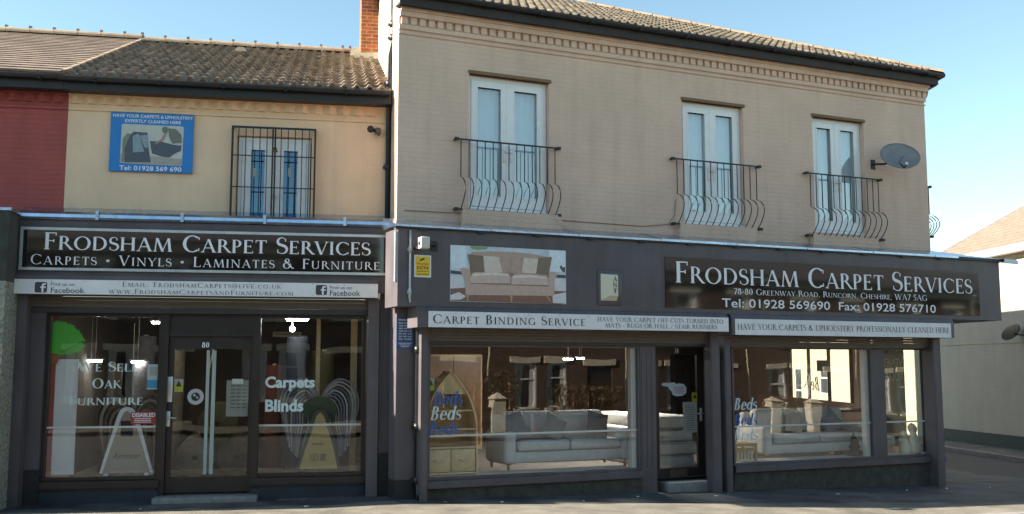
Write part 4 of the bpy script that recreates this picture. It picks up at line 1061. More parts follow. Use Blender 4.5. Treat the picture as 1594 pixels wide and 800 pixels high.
pic('leg_print', (.45,.27,.17), [[(556,490),(580,491),(574,552),(562,552)], [(865,500),(885,502),(915,550),(905,552)], [(195,488),(215,490),(205,540),(195,540)]], 6)

# blue carpet cleaning sign on the buff wall
dS = dL-.05
s0, s1 = qs(L, 171, 220, dS), qs(L, 300.5, 220, dS); z1 = qz(L, 172, 174, dS); z0 = qz(L, 300, 270, dS)
t = board('blue_sign', 'bright blue sign about expert carpet cleaning on buff wall', 'sign', L, (s0, s1, z0, z1), dS, dL-.001, M_blue)
def PX(x, y):
    u = (x-68)/970; top = 30+38*u; v = (y-top)/(668-14*u)
    return (s0+(s1-s0)*u, z1-(z1-z0)*v)
pic('photo_print', (.52,.52,.48), [[(212,165),(912,195),(924,210),(916,632),(900,640),(200,610),(192,600),(198,175)]], 1)
pic('photo_print', (.36,.34,.30), [[(195,500),(915,560),(914,636),(195,608)]], 2)
pic('plant_print', (.20,.23,.15), [[(215,330),(270,270),(330,300),(320,560),(215,600)]], 3)
pic('machine_print', (.075,.09,.12), [[(300,290),(340,255),(500,265),(520,440),(550,600),(250,600),(240,450)], [(530,360),(660,365),(800,400),(905,410),(900,470),(830,500),(770,545),(700,540),(560,500)]], 4)
pic('machine_print', (.24,.31,.36), [[(330,300),(400,280),(470,480),(340,490)], [(410,300),(500,290),(515,440),(470,430)]], 5)
pic('man_print', (.16,.17,.14), [[(740,215),(830,225),(900,290),(905,380),(800,390),(760,330)], [(665,215),(700,195),(738,210),(735,260),(700,275),(675,255)]], 6)
pic('arm_print', (.36,.24,.16), [[(700,275),(735,265),(690,350),(600,400),(590,385),(660,340)]], 7)
mb = MB()
def tl(text, x0, x1, yb, h, bold=.015):
    a = PX(x0, yb); b = PX(x1, yb); c = PX(x0, yb-h)
    aa, bb = PX(x0, yb), PX(x1, yb + (x1-x0)*38/970)
    put_sans(mb, text, a[0], b[0], aa[1], c[1]-a[1], dS-.004, bold=bold)
tl('HAVE YOUR CARPETS & UPHOLSTERY', 95, 1030, 84, 36); tl('EXPERTLY CLEANED HERE', 235, 888, 146, 36); tl('Tel: 01928 569 690', 190, 912, 686, 52)
mb.build('lettering', M_letter, t)

# yellow warning notice
dS = dG-.01
r = rect(R, 645, 396.5, 671, 432, dS)
t = board('warning_notice', 'yellow CCTV warning notice below the box camera on the grey fascia', 'notice', R, r, dS, dG-.001, M_white)
w = r[1]-r[0]; h = r[3]-r[2]
mb = MB(); mb.quad((r[0]+.02,dS-.002,r[2]+.02),(r[1]-.02,dS-.002,r[2]+.02),(r[1]-.02,dS-.002,r[3]-.02),(r[0]+.02,dS-.002,r[3]-.02)); mb.build('yellow_field', M_yellow, t)
mb = MB(); put_sans(mb, 'Warning', r[0]+w*.12, r[1]-w*.12, r[2]+h*.56, h*.11, dS-.004, bold=.02); mb.build('red_lettering', M_redp, t)
mb = MB(); put_sans(mb, 'CCTV', r[0]+w*.14, r[1]-w*.14, r[2]+h*.36, h*.13, dS-.004, bold=.03); put_sans(mb, 'cameras in', r[0]+w*.14, r[1]-w*.14, r[2]+h*.24, h*.075, dS-.004, bold=.01); put_sans(mb, 'operation', r[0]+w*.14, r[1]-w*.14, r[2]+h*.11, h*.075, dS-.004, bold=.01)
mb.poly([(r[0]+w*.3,r[2]+h*.78),(r[0]+w*.58,r[2]+h*.88),(r[0]+w*.62,r[2]+h*.82),(r[0]+w*.36,r[2]+h*.72)], dS-.004); mb.build('lettering', M_inkb, t)
# blue opening hours notice on the pier
dS = -.13
r = rect(R, 617.5, 494, 643, 543, dS)
t = board('hours_notice', 'blue opening times notice on the grey pier between the two shops', 'notice', R, r, dS, -.1205, M_dblue)
w = r[1]-r[0]; h = r[3]-r[2]; mb = MB()
put_sans(mb, 'OPENING TIMES', r[0]+w*.08, r[1]-w*.08, r[3]-h*.10, h*.05, dS-.003, bold=.02)
for k, tx in enumerate(('MON  9.00 - 5.30', 'TUES  9.00 - 5.30', 'WED  9.00 - 5.30', 'THUR  9.00 - 5.30', 'FRI  9.00 - 5.30', 'SAT  9.00 - 5.00', 'SUN   CLOSED')):
    put_sans(mb, tx, r[0]+w*.13, r[1]-w*.10, r[3]-h*(.2+.085*k), h*.042, dS-.003, bold=.02)
for k in range(3): mb.quad((r[0]+w*(.1+.08*k),dS-.003,r[2]+h*(.17-.055*k)),(r[1]-w*(.1+.08*k),dS-.003,r[2]+h*(.17-.055*k)),(r[1]-w*(.1+.08*k),dS-.003,r[2]+h*(.185-.055*k)),(r[0]+w*(.1+.08*k),dS-.003,r[2]+h*(.185-.055*k)))
mb.build('lettering', M_letter, t)
# alarm bell box
r0 = rect(R, 930.5, 419.5, 969.5, 476, dG-.02)
t = thing('alarm_box', 'cream alarm bell box with vertical letters ANT on grey fascia', 'alarm box', R, (r0[0], dG, r0[2]))
mb = MB(); mb.rbox(r0[0], r0[1], dG-.02, dG-.001, r0[2], r0[3], .008, 1); mb.build('back_plate', M_grey, t)
r1 = rect(R, 938, 425.5, 963, 468, dG-.08); c = .03
mb = MB(); a, b, z0, z1 = r1
mb.add([(a,dG-.02,z0),(b,dG-.02,z0),(b,dG-.02,z1),(a,dG-.02,z1),(a+.12,dG-.09,z0+.075),(b-.012,dG-.09,z0+.075),(b-.012,dG-.09,z1-.02),(a+.12,dG-.09,z1-.02)], [(4,5,6,7),(0,1,5,4),(1,2,6,5),(2,3,7,6),(3,0,4,7)])
mb.build('cover', mat('cream alarm cover', (.62,.60,.47), .4, .06), t)
mb = MB(); zz = z1-.05; hh = (z1-z0)*.16
for k, ch in enumerate('ANT'): put_serif(mb, ch, b-.105, b-.025, zz-hh*(1.35*k+1), hh, dG-.094, g=G_BOLD)
mb.build('lettering', M_inkb, t)

# ------------------------------------------------------------------ balconies
def make_balcony(label, fr, s0, s1, zt, zb, d0=-.09, r=.0085):
    t = thing('balcony_railing', label, 'balcony', fr, (s0, 0, zb), 'wrought iron balcony railings')
    for z, nm in ((zt, 'top_rail'), (zb, 'bottom_rail')):
        mb = MB(); mb.box(s0, s1, d0-.012, d0+.012, z-.011, z+.011)
        for e in (s0, s1): mb.box(e-.03, e+.03, d0-.02, d0+.022, z-.022, z+.022); mb.box(e-.02, e+.02, d0+.02, -.002, z-.015, z+.015)
        mb.build(nm, M_iron, t)
    n = 13; h = zt-zb
    for k in range(n):
        s = s0+.07+(s1-s0-.14)*k/(n-1)
        pts = [(s, d0, zt), (s, d0, zb+h*.46)]
        for i in range(1, 13):
            u = i/12; pts.append((s, d0 - .195*sin(pi*u**.75)**.85, zb+h*.46*(1-u)))
        mb = MB(); mb.tube(pts, r, 6); mb.build('baluster', M_iron, t)
    return t
for (x0, x1, yl, yr, zbx, zby, lab) in ((711, 870, 217, 230, 712, 325, 'black bellied balcony railing on the widest french window, nearest the chimney'),
        (1048, 1182, 247, 259, 1054, 348, 'black bellied balcony railing on the middle of three french windows'),
        (1256, 1371, 269, 280, 1259, 366, 'black bellied balcony railing on the french window beside the satellite dish')):
    make_balcony(lab, R, qs(R, x0, yl, -.09), qs(R, x1, yr, -.09), (qz(R, x0, yl, -.09)+qz(R, x1, yr, -.09))/2, qz(R, zbx, zby, -.09))
make_balcony('black bellied balcony railing on the side wall, its bars seen edge-on past the building corner', RS, .06, 1.55, 5.26, 4.30, r=.009)

# ------------------------------------------------------------------ window grille
dg = dL-.14
a = rect(L, 361, 195, 489.5, 340, dg)
gt = thing('window_grille', 'black box-shaped security grille over the small french window', 'grille', L, (a[0], dL, 4.0))
z0 = 3.98; z1 = a[3]
mb = MB(); frame_ring(mb, a[0], a[1], z0, z1, .028, dg, dg+.03)
for s in (a[0], a[1]-.028): mb.box(s, s+.028, dg+.03, dL-.002, z1-.028, z1); mb.box(s, s+.028, dg+.03, dL-.002, z0, z0+.028)
mid = (a[0]+a[1])/2
mb.box(mid-.03, mid-.005, dg-.004, dg+.026, z0, z1-.028); mb.box(mid+.005, mid+.03, dg-.004, dg+.026, z0, z1-.028)
mb.build('grille_frame', M_iron, gt)
zm = [qz(L, 425, 243, dg), qz(L, 425, 292, dg)]
for z in zm:
    mb = MB(); mb.box(a[0]+.028, a[1]-.028, dg+.006, dg+.018, z-.008, z+.008); mb.build('cross_bar', M_iron, gt)
for k in range(1, 12):
    s = a[0]+(a[1]-a[0])*k/12
    if k == 6: continue
    mb = MB(); mb.tube([(s, dg+.02, z0+.02), (s, dg+.02, z1-.02)], .007, 6); mb.build('bar', M_iron, gt)
for s in (a[0]+.014, a[1]-.014):
    for k in range(1, 3):
        mb = MB(); dd_ = dg+.03+(dL-dg-.03)*k/3; mb.tube([(s, dd_, z0+.02), (s, dd_, z1-.01)], .009, 6); mb.build('side_bar', M_iron, gt)
c = q(L, 428, 234, dg-.02)
mb = MB(); mb.rbox(c[0]-.035, c[0]+.04, dg-.035, dg-.006, c[1]-.03, c[1]+.015, .008, 1); mb.tube([(c[0]-.02, dg-.02, c[1]+.01), (c[0]-.01, dg-.02, c[1]+.05), (c[0]+.015, dg-.02, c[1]+.05), (c[0]+.025, dg-.02, c[1]+.01)], .007, 6)
mb.build('padlock', mat('rusty padlock', (.12, .05, .03), .6, .3), gt)

# ------------------------------------------------------------------ satellite dishes
M_dish = mat('grey satellite dish', (.215, .215, .21), .5, .12, 5)
def dish(label, fr, c, wall_d, rx, rz, tilt, turn, arm_s):
    t = thing('satellite_dish', label, 'satellite dish', fr, (c[0], wall_d, c[2]), 'satellite dishes')
    ct, st_ = cos(tilt), sin(tilt); cu, su = cos(turn), sin(turn)
    def tr(x, y, z):      # dish faces -y
        y2, z2 = y*ct + z*st_, -y*st_ + z*ct
        x2, y3 = x*cu - y2*su, x*su + y2*cu
        return (c[0]+x2, c[1]+y3, c[2]+z2)
    mb = MB(); vs = []; fs = []; n = 28; m = 7
    for side in (0, 1):
        for j in range(m+1):
            r_ = j/m
            for k in range(n):
                a = 2*pi*k/n; vs.append(tr(rx*r_*cos(a), -.10*r_*r_+.012*side, rz*r_*sin(a)))
    off = (m+1)*n
    for j in range(m):
        for k in range(n):
            a, b, c2, d2 = j*n+k, j*n+(k+1) % n, (j+1)*n+(k+1) % n, (j+1)*n+k
            fs += [(a, b, c2, d2), (off+a, off+d2, off+c2, off+b)]
    for k in range(n): a = m*n+k; b = m*n+(k+1) % n; fs.append((a, b, off+b, off+a))
    mb.add(vs, fs, True); mb.build('reflector', M_dish, t)
    mb = MB(); mb.tube([tr(0, .0, -rz*.35), tr(0, -.10, -rz*.98), tr(0, -.22, -rz*1.02)], .013, 6); mb.tube([tr(-.05,-.06,-rz*.5), tr(0,-.1,-rz*.2), tr(.07,-.07,.02)], .006, 5); mb.build('feed_arm', M_black, t)
    mb = MB(); mb.tube([tr(0,-.235,-rz*1.06), tr(0,-.21,-rz*.92)], .026, 8); mb.tube([tr(0,-.225,-rz*1.10), tr(0,-.235,-rz*1.0)], .02, 8); mb.build('receiver', M_upvc, t)
    mb = MB(); mb.tube([tr(0,.02,0), (c[0]+arm_s*.5, (c[1]+wall_d)/2+.05, c[2]-.05), (c[0]+arm_s, wall_d-.06, c[2]-.04), (c[0]+arm_s, wall_d-.005, c[2]-.04)], .02, 8)
    mb.box(c[0]+arm_s-.05, c[0]+arm_s+.05, wall_d-.015, wall_d-.002, c[2]-.13, c[2]+.05); mb.build('wall_bracket', M_black, t)
    return t
c = q(R, 1399, 248, -.42)
dish('grey oval satellite dish on cream wall near the roof corner, high above the shops', R, (c[0], -.42, c[1]), 0, .36, .315, radians(32), radians(-24), -.22)
c = q(SF, 1578, 519.5, -.35)
dish('dark oval satellite dish low on the wall of the house across the side street', SF, (c[0], -.35, c[1]), 0, .40, .29, radians(35), radians(-62), .3)

# ------------------------------------------------------------------ pipes, lamp, camera
def pipe(name, label, fr, pts, r, m, collars=(), cat='pipe'):
    t = thing(name, label, cat, fr, pts[-1])
    mb = MB(); mb.tube(pts, r, 10); mb.build('pipe', m, t)
    for (s, d, z) in collars:
        mb = MB(); mb.tube([(s, d, z-.05), (s, d, z+.05)], r*1.35, 10); mb.box(s-r*1.9, s+r*1.9, d+r*.5, d+r*1.1, z-.025, z+.025); mb.build('collar', m, t)
    return t
sA = qs(L, 607, 200, .26)
zz = [qz(L, 606, y, .26) for y in (37, 58, 130, 260)]
pipe('soil_pipe', 'black cast iron pipe with collars in the corner between the buff and cream walls', L,
     [(sA+.03, .27, ZL+1.9), (sA+.03, .27, zz[1]-.05), (sA-.02, .27, zz[1]-.3), (sA-.02, .27, 4.0)], .042, M_pipe, [(sA+.03, .27, zz[0]), (sA+.03, .27, zz[1]), (sA-.02, .27, zz[2]), (sA-.02, .27, zz[3])])
sB = qs(R, 638.5, 400, dG-.03)
pipe('conduit', 'thin pale conduit running down the left end of the corner shop fascia', R, [(sB, dG-.025, zf1-.03), (sB, dG-.025, zf0+.12), (sB+.01, dG-.025, zf0+.05)], .017, M_pale, [(sB, dG-.022, zf1-.3), (sB, dG-.022, zf0+.2)])
sC = qs(R, 650, 640, -.2)
pipe('downpipe', 'black downpipe with a bend at the top beside the blue opening times notice', R, [(sC-.13, -.34, zf0+.0), (sC-.10, -.30, zf0-.08), (sC, -.2, zf0-.30), (sC, -.2, .06), (sC, -.3, -.0)], .042, M_pipe, [(sC, -.2, 2.1), (sC, -.2, 1.0), (sC, -.2, .25)])
sD = qs(R, 1126, 640, -.16)
pipe('downpipe', 'dark downpipe in the gap between the two shutter guides right of door 78', R, [(sD, -.2, zf0-.02), (sD, -.2, -.1)], .035, M_pipe, [(sD, -.2, 2.0), (sD, -.2, .6)])
c = q(L, 577, 201, dL-.2); c2 = q(L, 588, 203, dL-.1)
t = thing('security_lamp', 'small dark round security lamp on the buff wall by the corner pipe', 'lamp', L, (c2[0], dL, c2[1]))
mb = MB(); mb.ball((c[0], dL-.2, c[1]), .055, 14); mb.tube([(c[0]+.01, dL-.19, c[1]), (c[0]+.06, dL-.15, c[1]-.01)], .03, 8); mb.build('lamp_head', M_black, t)
mb = MB(); mb.rbox(c2[0]-.045, c2[0]+.05, dL-.11, dL-.002, c2[1]-.045, c2[1]+.045, .015, 2); mb.tube([(c2[0], dL-.09, c2[1]-.04), (c2[0]+.02, dL-.09, c2[1]-.08)], .02, 6); mb.build('housing', mat('weathered brown housing', (.10,.085,.08), .6, .15), t)
a = rect(R, 652, 368, 668, 389, dG-.2)
t = thing('security_camera', 'pale box security camera on bracket at left end of corner shop fascia', 'camera', R, (a[1], dG, a[2]))
mb = MB(); mb.rbox(a[0], a[1]-.02, dG-.30, dG-.16, a[2]+.01, a[3]-.01, .012, 2); mb.build('housing', mat('pale camera housing', (.60,.57,.50), .45, .08), t)
mb = MB(); mb.tube([(a[0]-.004, dG-.23, (a[2]+a[3])/2), (a[0]+.02, dG-.23, (a[2]+a[3])/2)], .04, 12); mb.build('lens', M_black, t)
mb = MB(); mb.tube([(a[1]-.04, dG-.22, (a[2]+a[3])/2), (a[1]+.12, dG-.14, (a[2]+a[3])/2-.01), (a[1]+.14, dG-.003, (a[2]+a[3])/2-.01)], .016, 8); mb.box(a[1]+.09, a[1]+.19, dG-.015, dG-.001, (a[2]+a[3])/2-.08, (a[2]+a[3])/2+.06)
mb.box(a[0]+.0, a[0]+.05, dG-.16, dG-.001, a[2]+.02, a[2]+.05); mb.build('bracket', M_black, t)

# ------------------------------------------------------------------ lettering and stickers on the glass
def vinyl(name, label, cat, fr, m, fn, base, group=None):
    mb = MB(); fn(mb)
    b = mb.v[0]
    o = mb.build(name, m, None, fr, b)
    return tag(o, label, cat, group)
dv = gd-.008
def f1(mb):
    px_serif(mb, L, 'We Sell', dv, 120.5, 578.6, 215.5, 577.6, 15, g=G_BOLD); px_serif(mb, L, 'Oak', dv, 142.5, 604.6, 189, 604.2, 15.5, g=G_BOLD); px_serif(mb, L, 'Furniture', dv, 106, 631, 223, 629.8, 14, g=G_BOLD)
vinyl('window_lettering', 'pale vinyl lettering WE SELL OAK FURNITURE on left shop window', 'lettering', L, M_letterg, f1, None)
def f2(mb): px_sans(mb, L, 'Carpets', dv, 412.5, 603, 490, 602.4, 17, bold=.035); px_sans(mb, L, 'Blinds', dv, 412.5, 640, 472, 639.6, 18.5, bold=.035)
vinyl('window_lettering', 'pale bold vinyl words Carpets and Blinds on glass right of door 80', 'lettering', L, M_letterg, f2, None)
dw = gR-.008
beds = 'B123'
def bedf(x0, x1, yb, h): return lambda mb: px_serif(mb, R, beds, dw, x0, yb, x1, yb-.4, h, g=Glyphs(1.25), shear=.22)
M_vb = mat('blue vinyl', (.015, .13, .42), .4, 0)
vinyl('window_lettering', 'blue italic word Beds, topmost of three in front of the boat bookcase', 'lettering', R, M_vb, bedf(673.5, 720, 630.5, 21), None, 'words on the bed windows')
vinyl('window_lettering', 'white italic word Beds between two blue ones in front of the boat bookcase', 'lettering', R, M_letterg, bedf(669, 717, 653.5, 21), None, 'words on the bed windows')
vinyl('window_lettering', 'blue italic word Beds, lowest of three just above the stripe before the bookcase', 'lettering', R, M_vb, bedf(666, 714, 677, 20), None, 'words on the bed windows')
vinyl('window_lettering', 'white italic word Beds, upper one on the window right of door 78', 'lettering', R, M_letterg, bedf(1142, 1178, 638, 18.5), None, 'words on the bed windows')
vinyl('window_lettering', 'blue italic word Beds between two white ones right of door 78', 'lettering', R, M_vb, bedf(1142, 1178, 662, 18), None, 'words on the bed windows')
vinyl('window_lettering', 'white italic word Beds, just above the stripe right of door 78', 'lettering', R, M_letterg, bedf(1142, 1178, 685.5, 18), None, 'words on the bed windows')
def f3(mb):
    for k, (tx, w_) in enumerate((('VERTICAL', 1.35), ('VENETIAN', 1.4), ('ROLLER', 1.0))): put_sans(mb, tx, 1.0, 1.0+w_, 2.12-.28*k, .17, .148, bold=.02)
vinyl('window_lettering', 'faded blind names seen mirrored through the end window on the side street', 'lettering', RS, mat('pale grey vinyl', (.60,.60,.50), .5, 0), f3, None)
vinyl('window_lettering', 'dark word Beds seen mirrored through the far side window', 'lettering', RS, M_inkb, lambda mb: put_serif(mb, beds, 5.7, 6.7, 1.25, .33, .05, g=G_BOLD, shear=.2), None)
t = thing('shade_screen', 'grey green slatted screen added in place of the shaded wall beyond the end window', 'screen', RS, (1.05, .12, .4))  # added slats stand in for the shaded wall across the side street
for k in range(14):
    mb = MB(); s = 1.05+.095*k; mb.quad((s,.10,.45),(s+.085,.13,.45),(s+.085,.13,2.4),(s,.10,2.4)); mb.build('slat', mat('grey green shaded view', (.26,.28,.22), .8, .1, 5), t)
mb = MB(); mb.box(1.0, 2.45, .09, .14, 2.4, 2.45); mb.build('screen_rail', M_white, t)
def sticker(name, label, fr, px, d, m, cat='sticker', extra=(), group=None):
    r = rect(fr, *px, d); t = thing(name, label, cat, fr, (r[0], d, r[2]), group)
    mb = MB(); mb.box(r[0], r[1], d-.002, d, r[2], r[3]); mb.build('sheet', m, t)
    for nm, mm, fn in extra:
        mb = MB(); fn(mb, r); mb.build(nm, mm, t)
    return t
def sub(u0, v0, u1, v1, d):
    def fn(mb, r):
        w, h = r[1]-r[0], r[3]-r[2]
        mb.poly([(r[0]+w*u0, r[2]+h*v0), (r[0]+w*u1, r[2]+h*v0), (r[0]+w*u1, r[2]+h*v1), (r[0]+w*u0, r[2]+h*v1)], d)
    return fn
def rows(n, u0, u1, v0, v1, d, th=.35, cols=1):
    def fn(mb, r):
        w, h = r[1]-r[0], r[3]-r[2]
        for k in range(n):
            v = v0+(v1-v0)*(k+.3)/n; dv_ = (v1-v0)/n*th
            for c_ in range(cols):
                a = u0+(u1-u0)*(c_+.06)/cols; b = u0+(u1-u0)*(c_+.84)/cols
                mb.poly([(r[0]+w*a, r[2]+h*v), (r[0]+w*b, r[2]+h*v), (r[0]+w*b, r[2]+h*(v+dv_)), (r[0]+w*a, r[2]+h*(v+dv_))], d)
    return fn
def tri(d):
    def fn(mb, r):
        w, h = r[1]-r[0], r[3]-r[2]
        mb.poly([(r[0]+w*.18, r[2]+h*.42), (r[0]+w*.82, r[2]+h*.42), (r[0]+w*.5, r[2]+h*.9)], d)
    return fn
M_paper = mat('grey paper', (.30, .31, .29), .7, .08, 8)
M_pstk = mat('pale blue sticker', (.38, .45, .48), .5, .1)
sticker('window_sticker', 'pale blue and grey sticker on left window edge beside door 80', L, (230, 567, 247, 606), dv, M_pstk, extra=[('blue_band', mat('cyan band', (.04,.25,.42), .5, .1), sub(0, .05, 1, .38, dv-.004)), ('grey_mark', M_paper, sub(.2, .55, .8, .9, dv-.004))])
sticker('window_sticker', 'red sticker reading DISABLED low on left shop window', L, (204, 641, 243.5, 659.5), dv, mat('red sticker', (.35,.03,.035), .5, .1), extra=[('lettering', M_letterg, lambda mb, r: put_sans(mb, 'DISABLED', r[0]+.02, r[1]-.02, r[2]+(r[3]-r[2])*.58, (r[3]-r[2])*.33, dv-.004, bold=.03)), ('small_print', M_letterg, rows(3, .08, .92, .08, .5, dv-.0045, .4))])
dd8 = gd-.008
sticker('warning_sticker', 'yellow triangle warning sticker inside door 80 by its finger plate', L, (271.5, 590, 285, 610), dd8, mat('sticker grey', (.3,.32,.28), .5, .1), extra=[('yellow_label', mat('dull yellow', (.38,.36,.03), .5, .1), sub(.06, .04, .94, .66, dd8-.004)), ('triangle', M_inkb, tri(dd8-.006))])
c = q(L, 304.5, 617.5, dd8); rr = qs(L, 317, 617, dd8)-c[0]
t = thing('round_sticker', 'round white sticker with dark centre on the glass of door 80', 'sticker', L, (c[0], dd8, c[1]))
mb = MB(); mb.poly([(c[0]+rr*(1+.05*(k % 2))*cos(2*pi*k/32), c[1]+rr*(1+.05*(k % 2))*sin(2*pi*k/32)) for k in range(32)], dd8-.001); mb.build('sheet', mat('round sticker white', (.42,.42,.46), .5, .05), t)
mb = MB(); mb.disc(c, rr*.55, dd8-.004); mb.build('centre', M_inkb, t)
mb = MB(); mb.disc((c[0]-rr*.15, c[1]+rr*.2), rr*.17, dd8-.006, 10); mb.disc((c[0]+rr*.2, c[1]-rr*.1), rr*.14, dd8-.0065, 10); mb.build('mark', M_pstk, t)
sticker('paper_notice', 'pale paper notice with rows of print behind the glass of door 80', L, (353, 592, 385.5, 648), dd8+.05, M_paper, 'notice', extra=[('print', mat('faded print', (.12,.12,.12), .6, .1), rows(7, .18, .95, .2, .9, dd8+.044, .32, 3)), ('white_card', M_white, sub(.25, .9, .75, 1.04, dd8+.04))])
sticker('warning_sticker', 'small green and yellow sticker on the bed window just above the bookcase words', R, (664.5, 589, 676, 608), dw, mat('sticker grey', (.3,.32,.28), .5, .1), extra=[('yellow_label', mat('green yellow label', (.22,.33,.05), .5, .1), sub(.0, .0, 1, .6, dw-.004)), ('triangle', M_inkb, tri(dw-.006))])
ddr = dd+.012
sticker('warning_sticker', 'small yellow sticker high on the right of the glass in door 78', R, (1077, 611, 1086, 626), ddr, mat('dull yellow', (.38,.36,.03), .5, .1), extra=[('triangle', M_inkb, tri(ddr-.004))])
sticker('paper_notice', 'grey paper notice on the lower right glass of door 78', R, (1063, 626, 1085.5, 673), ddr, M_paper, 'notice', extra=[('print', mat('faded print', (.12,.12,.12), .6, .1), rows(12, .12, .92, .06, .94, ddr-.004, .3))])
pts = [q(R, 980+x/5.717, 500+y/5.717, ddr) for x, y in ((283,560),(300,548),(345,550),(400,545),(415,560),(440,552),(480,560),(505,590),(503,640),(470,662),(420,668),(385,655),(375,625),(352,600),(340,580),(300,578))]
t = thing('hand_sticker', 'pale blue sticker shaped like a pointing hand on the glass of door 78', 'sticker', R, (pts[0][0], ddr, pts[0][1]))
mb = MB(); mb.prism(pts, ddr-.002, ddr); mb.build('sheet', mat('pale blue hand', (.42,.55,.60), .5, .08), t)
mb = MB()
for k in range(4):
    a = q(R, 980+(392+4*k)/5.717, 500+(590+17*k)/5.717, ddr); b = q(R, 980+485/5.717, 500+(594+17*k)/5.717, ddr); mb.poly([(a[0],a[1]),(b[0],b[1]),(b[0],b[1]+.012),(a[0],a[1]+.012)], ddr-.005)
mb.build('print', mat('pink print', (.45,.12,.14), .5, .1), t)
r = (5.0, 5.8, 1.72, 1.98)
t = thing('paper_notice', 'pale blue notice hung on the far side window, seen from behind', 'notice', RS, (r[0], .06, r[2]))
mb = MB(); mb.box(r[0], r[1], .055, .06, r[2], r[3]); mb.build('sheet', M_pstk, t)
mb = MB(); rows(3, .12, .9, .15, .9, .063, .3)(mb, r); mb.build('print', M_paper, t)

# ------------------------------------------------------------------ display behind the left shop's windows
fz = .12
t = thing('display_board', 'tall plain white board leaning at the left edge of the left window', 'board', L, (qs(L, 80, 700, .42), .42, fz))
mb = MB(); a = rect(L, 78, 559, 114.5, 739, .40); mb.box(a[0], a[1], .38, .42, fz+.2, a[3]); mb.build('panel', M_white, t)
mb = MB(); mb.box(a[0]+.05, a[1]-.05, .36, .55, fz, fz+.2); mb.build('foot', M_wood, t)
ds_ = .33
t = thing('tree_cutout', 'bright green tree shaped cut-out sign at top left of the left window', 'cut-out sign', L, (qs(L, 90, 560, ds_), ds_, qz(L, 90, 560, ds_)))
rng = random.Random(3); pts = []
for x, y in ((80,502),(92,499),(100,502),(112,504),(117,512),(122,514),(128,521),(126,524),(133,530),(127,533),(134,538),(126,541),(130,545),(120,546),(124,550),(112,549),(108,553),(100,550),(94,553),(88,549),(80,551)):
    pts.append(q(L, x, y, ds_))
fine = []
for i in range(len(pts)):
    a, b = pts[i], pts[(i+1) % len(pts)]
    for k in range(4):
        u = k/4; j = 0 if a[0] < pts[0][0]+.02 and b[0] < pts[0][0]+.02 else .017
        fine.append((a[0]+(b[0]-a[0])*u+rng.uniform(-j, j), a[1]+(b[1]-a[1])*u+rng.uniform(-j, j)))
pts = fine
mb = MB(); mb.prism(pts, ds_-.012, ds_); mb.build('crown', mat('bright green card', (.07, .48, .04), .45, .12, 12), t)
mb = MB(); mb.prism([q(L, x, y, ds_) for x, y in ((80,551.5),(95,553),(91,560),(89,566),(80,566))], ds_-.012, ds_); mb.build('trunk', mat('orange brown card', (.32, .10, .03), .5, .1), t)
def carpet_fan(label, fr, cx, top, bot, d, half, cols, n=15):
    """sample stand: strips of carpet arching out to both sides of a post"""
    t = thing('carpet_sample_fan', label, 'sample stand', fr, (cx, d, bot), 'fan-shaped carpet sample stands')
    h = top-bot
    for sd in (-1, 1):
        for i in range(n):
            u = (i+1)/n; rx = half*.5*u; mb = MB(); pts = []
            zc_ = bot+h*(.42+.30*u); ry = h*.28*(.35+.65*u)
            for k in range(13):
                a = pi*k/12; pts.append((cx+sd*(rx-rx*cos(a)), zc_-(.0 if k > 6 else h*.10*(1-k/6))+ry*sin(a)))
            ex = cx+sd*half*(.30+.55*u*(1 if u < .7 else 1-(u-.7)*.6)); pts += [(cx+sd*2*rx*.99, zc_-h*.08), ((pts[-1][0]+ex)/2+sd*.01, zc_-h*.26), (ex, bot+h*.06+h*.30*max(0, u-.45))]
            wd = half/n*.62; dd_ = d+.012*(n-i)*.6
            vs = []
            for k, p in enumerate(pts):
                pa = pts[max(0,k-1)]; pb_ = pts[min(len(pts)-1,k+1)]; dx, dz = pb_[0]-pa[0], pb_[1]-pa[1]; m_ = sqrt(dx*dx+dz*dz)+1e-9
                nx, nz = -dz/m_*wd/2, dx/m_*wd/2
                vs += [(p[0]-nx, dd_, p[1]-nz), (p[0]+nx, dd_, p[1]+nz), (p[0]+nx, dd_+.16, p[1]+nz), (p[0]-nx, dd_+.16, p[1]-nz)]
            fs = []
            for k in range(len(pts)-1):
                for e in range(4): fs.append((k*4+e, k*4+(e+1) % 4, k*4+4+(e+1) % 4, k*4+4+e))
            e = (len(pts)-1)*4; fs += [(0,3,2,1), (e, e+1, e+2, e+3)]
            mb.add(vs, fs); mb.build('carpet_strip', cols[i % len(cols)], t)
    mb = MB(); mb.tube([(cx, d+.1, bot), (cx, d+.1, bot+h*.8)], .03, 8); mb.build('post', M_wood, t)
    return t
cp = [mat('carpet '+n, c, .95, .15, 20, bump=.4, bscale=200) for n, c in (('grey', (.34,.33,.33)), ('mauve', (.25,.20,.23)), ('slate', (.17,.19,.25)), ('oatmeal', (.45,.41,.36)), ('dusk', (.12,.12,.16)), ('stone', (.38,.34,.31)))]
cq = [mat('carpet '+n, c, .95, .15, 20, bump=.4, bscale=200) for n, c in (('sand', (.26,.20,.14)), ('brown', (.13,.09,.06)), ('beige', (.32,.25,.18)), ('umber', (.09,.065,.05)))]
def fan_at(label, px, d, cols, n):
    x0, x1, yt, yb = px
    carpet_fan(label, L, qs(L, (x0+x1)/2, 650, d), qz(L, (x0+x1)/2, yt, d), qz(L, (x0+x1)/2, yb, d), d, (qs(L, x1, 650, d)-qs(L, x0, 650, d))/2, cols, n)
fan_at('grey and mauve striped carpet sample fan behind the yellow stand', (436, 558, 590, 720), .62, cp, 14)
fan_at('brown carpet sample fan behind the white framed stand in the left window', (150, 262, 615, 742), .75, cq, 8)
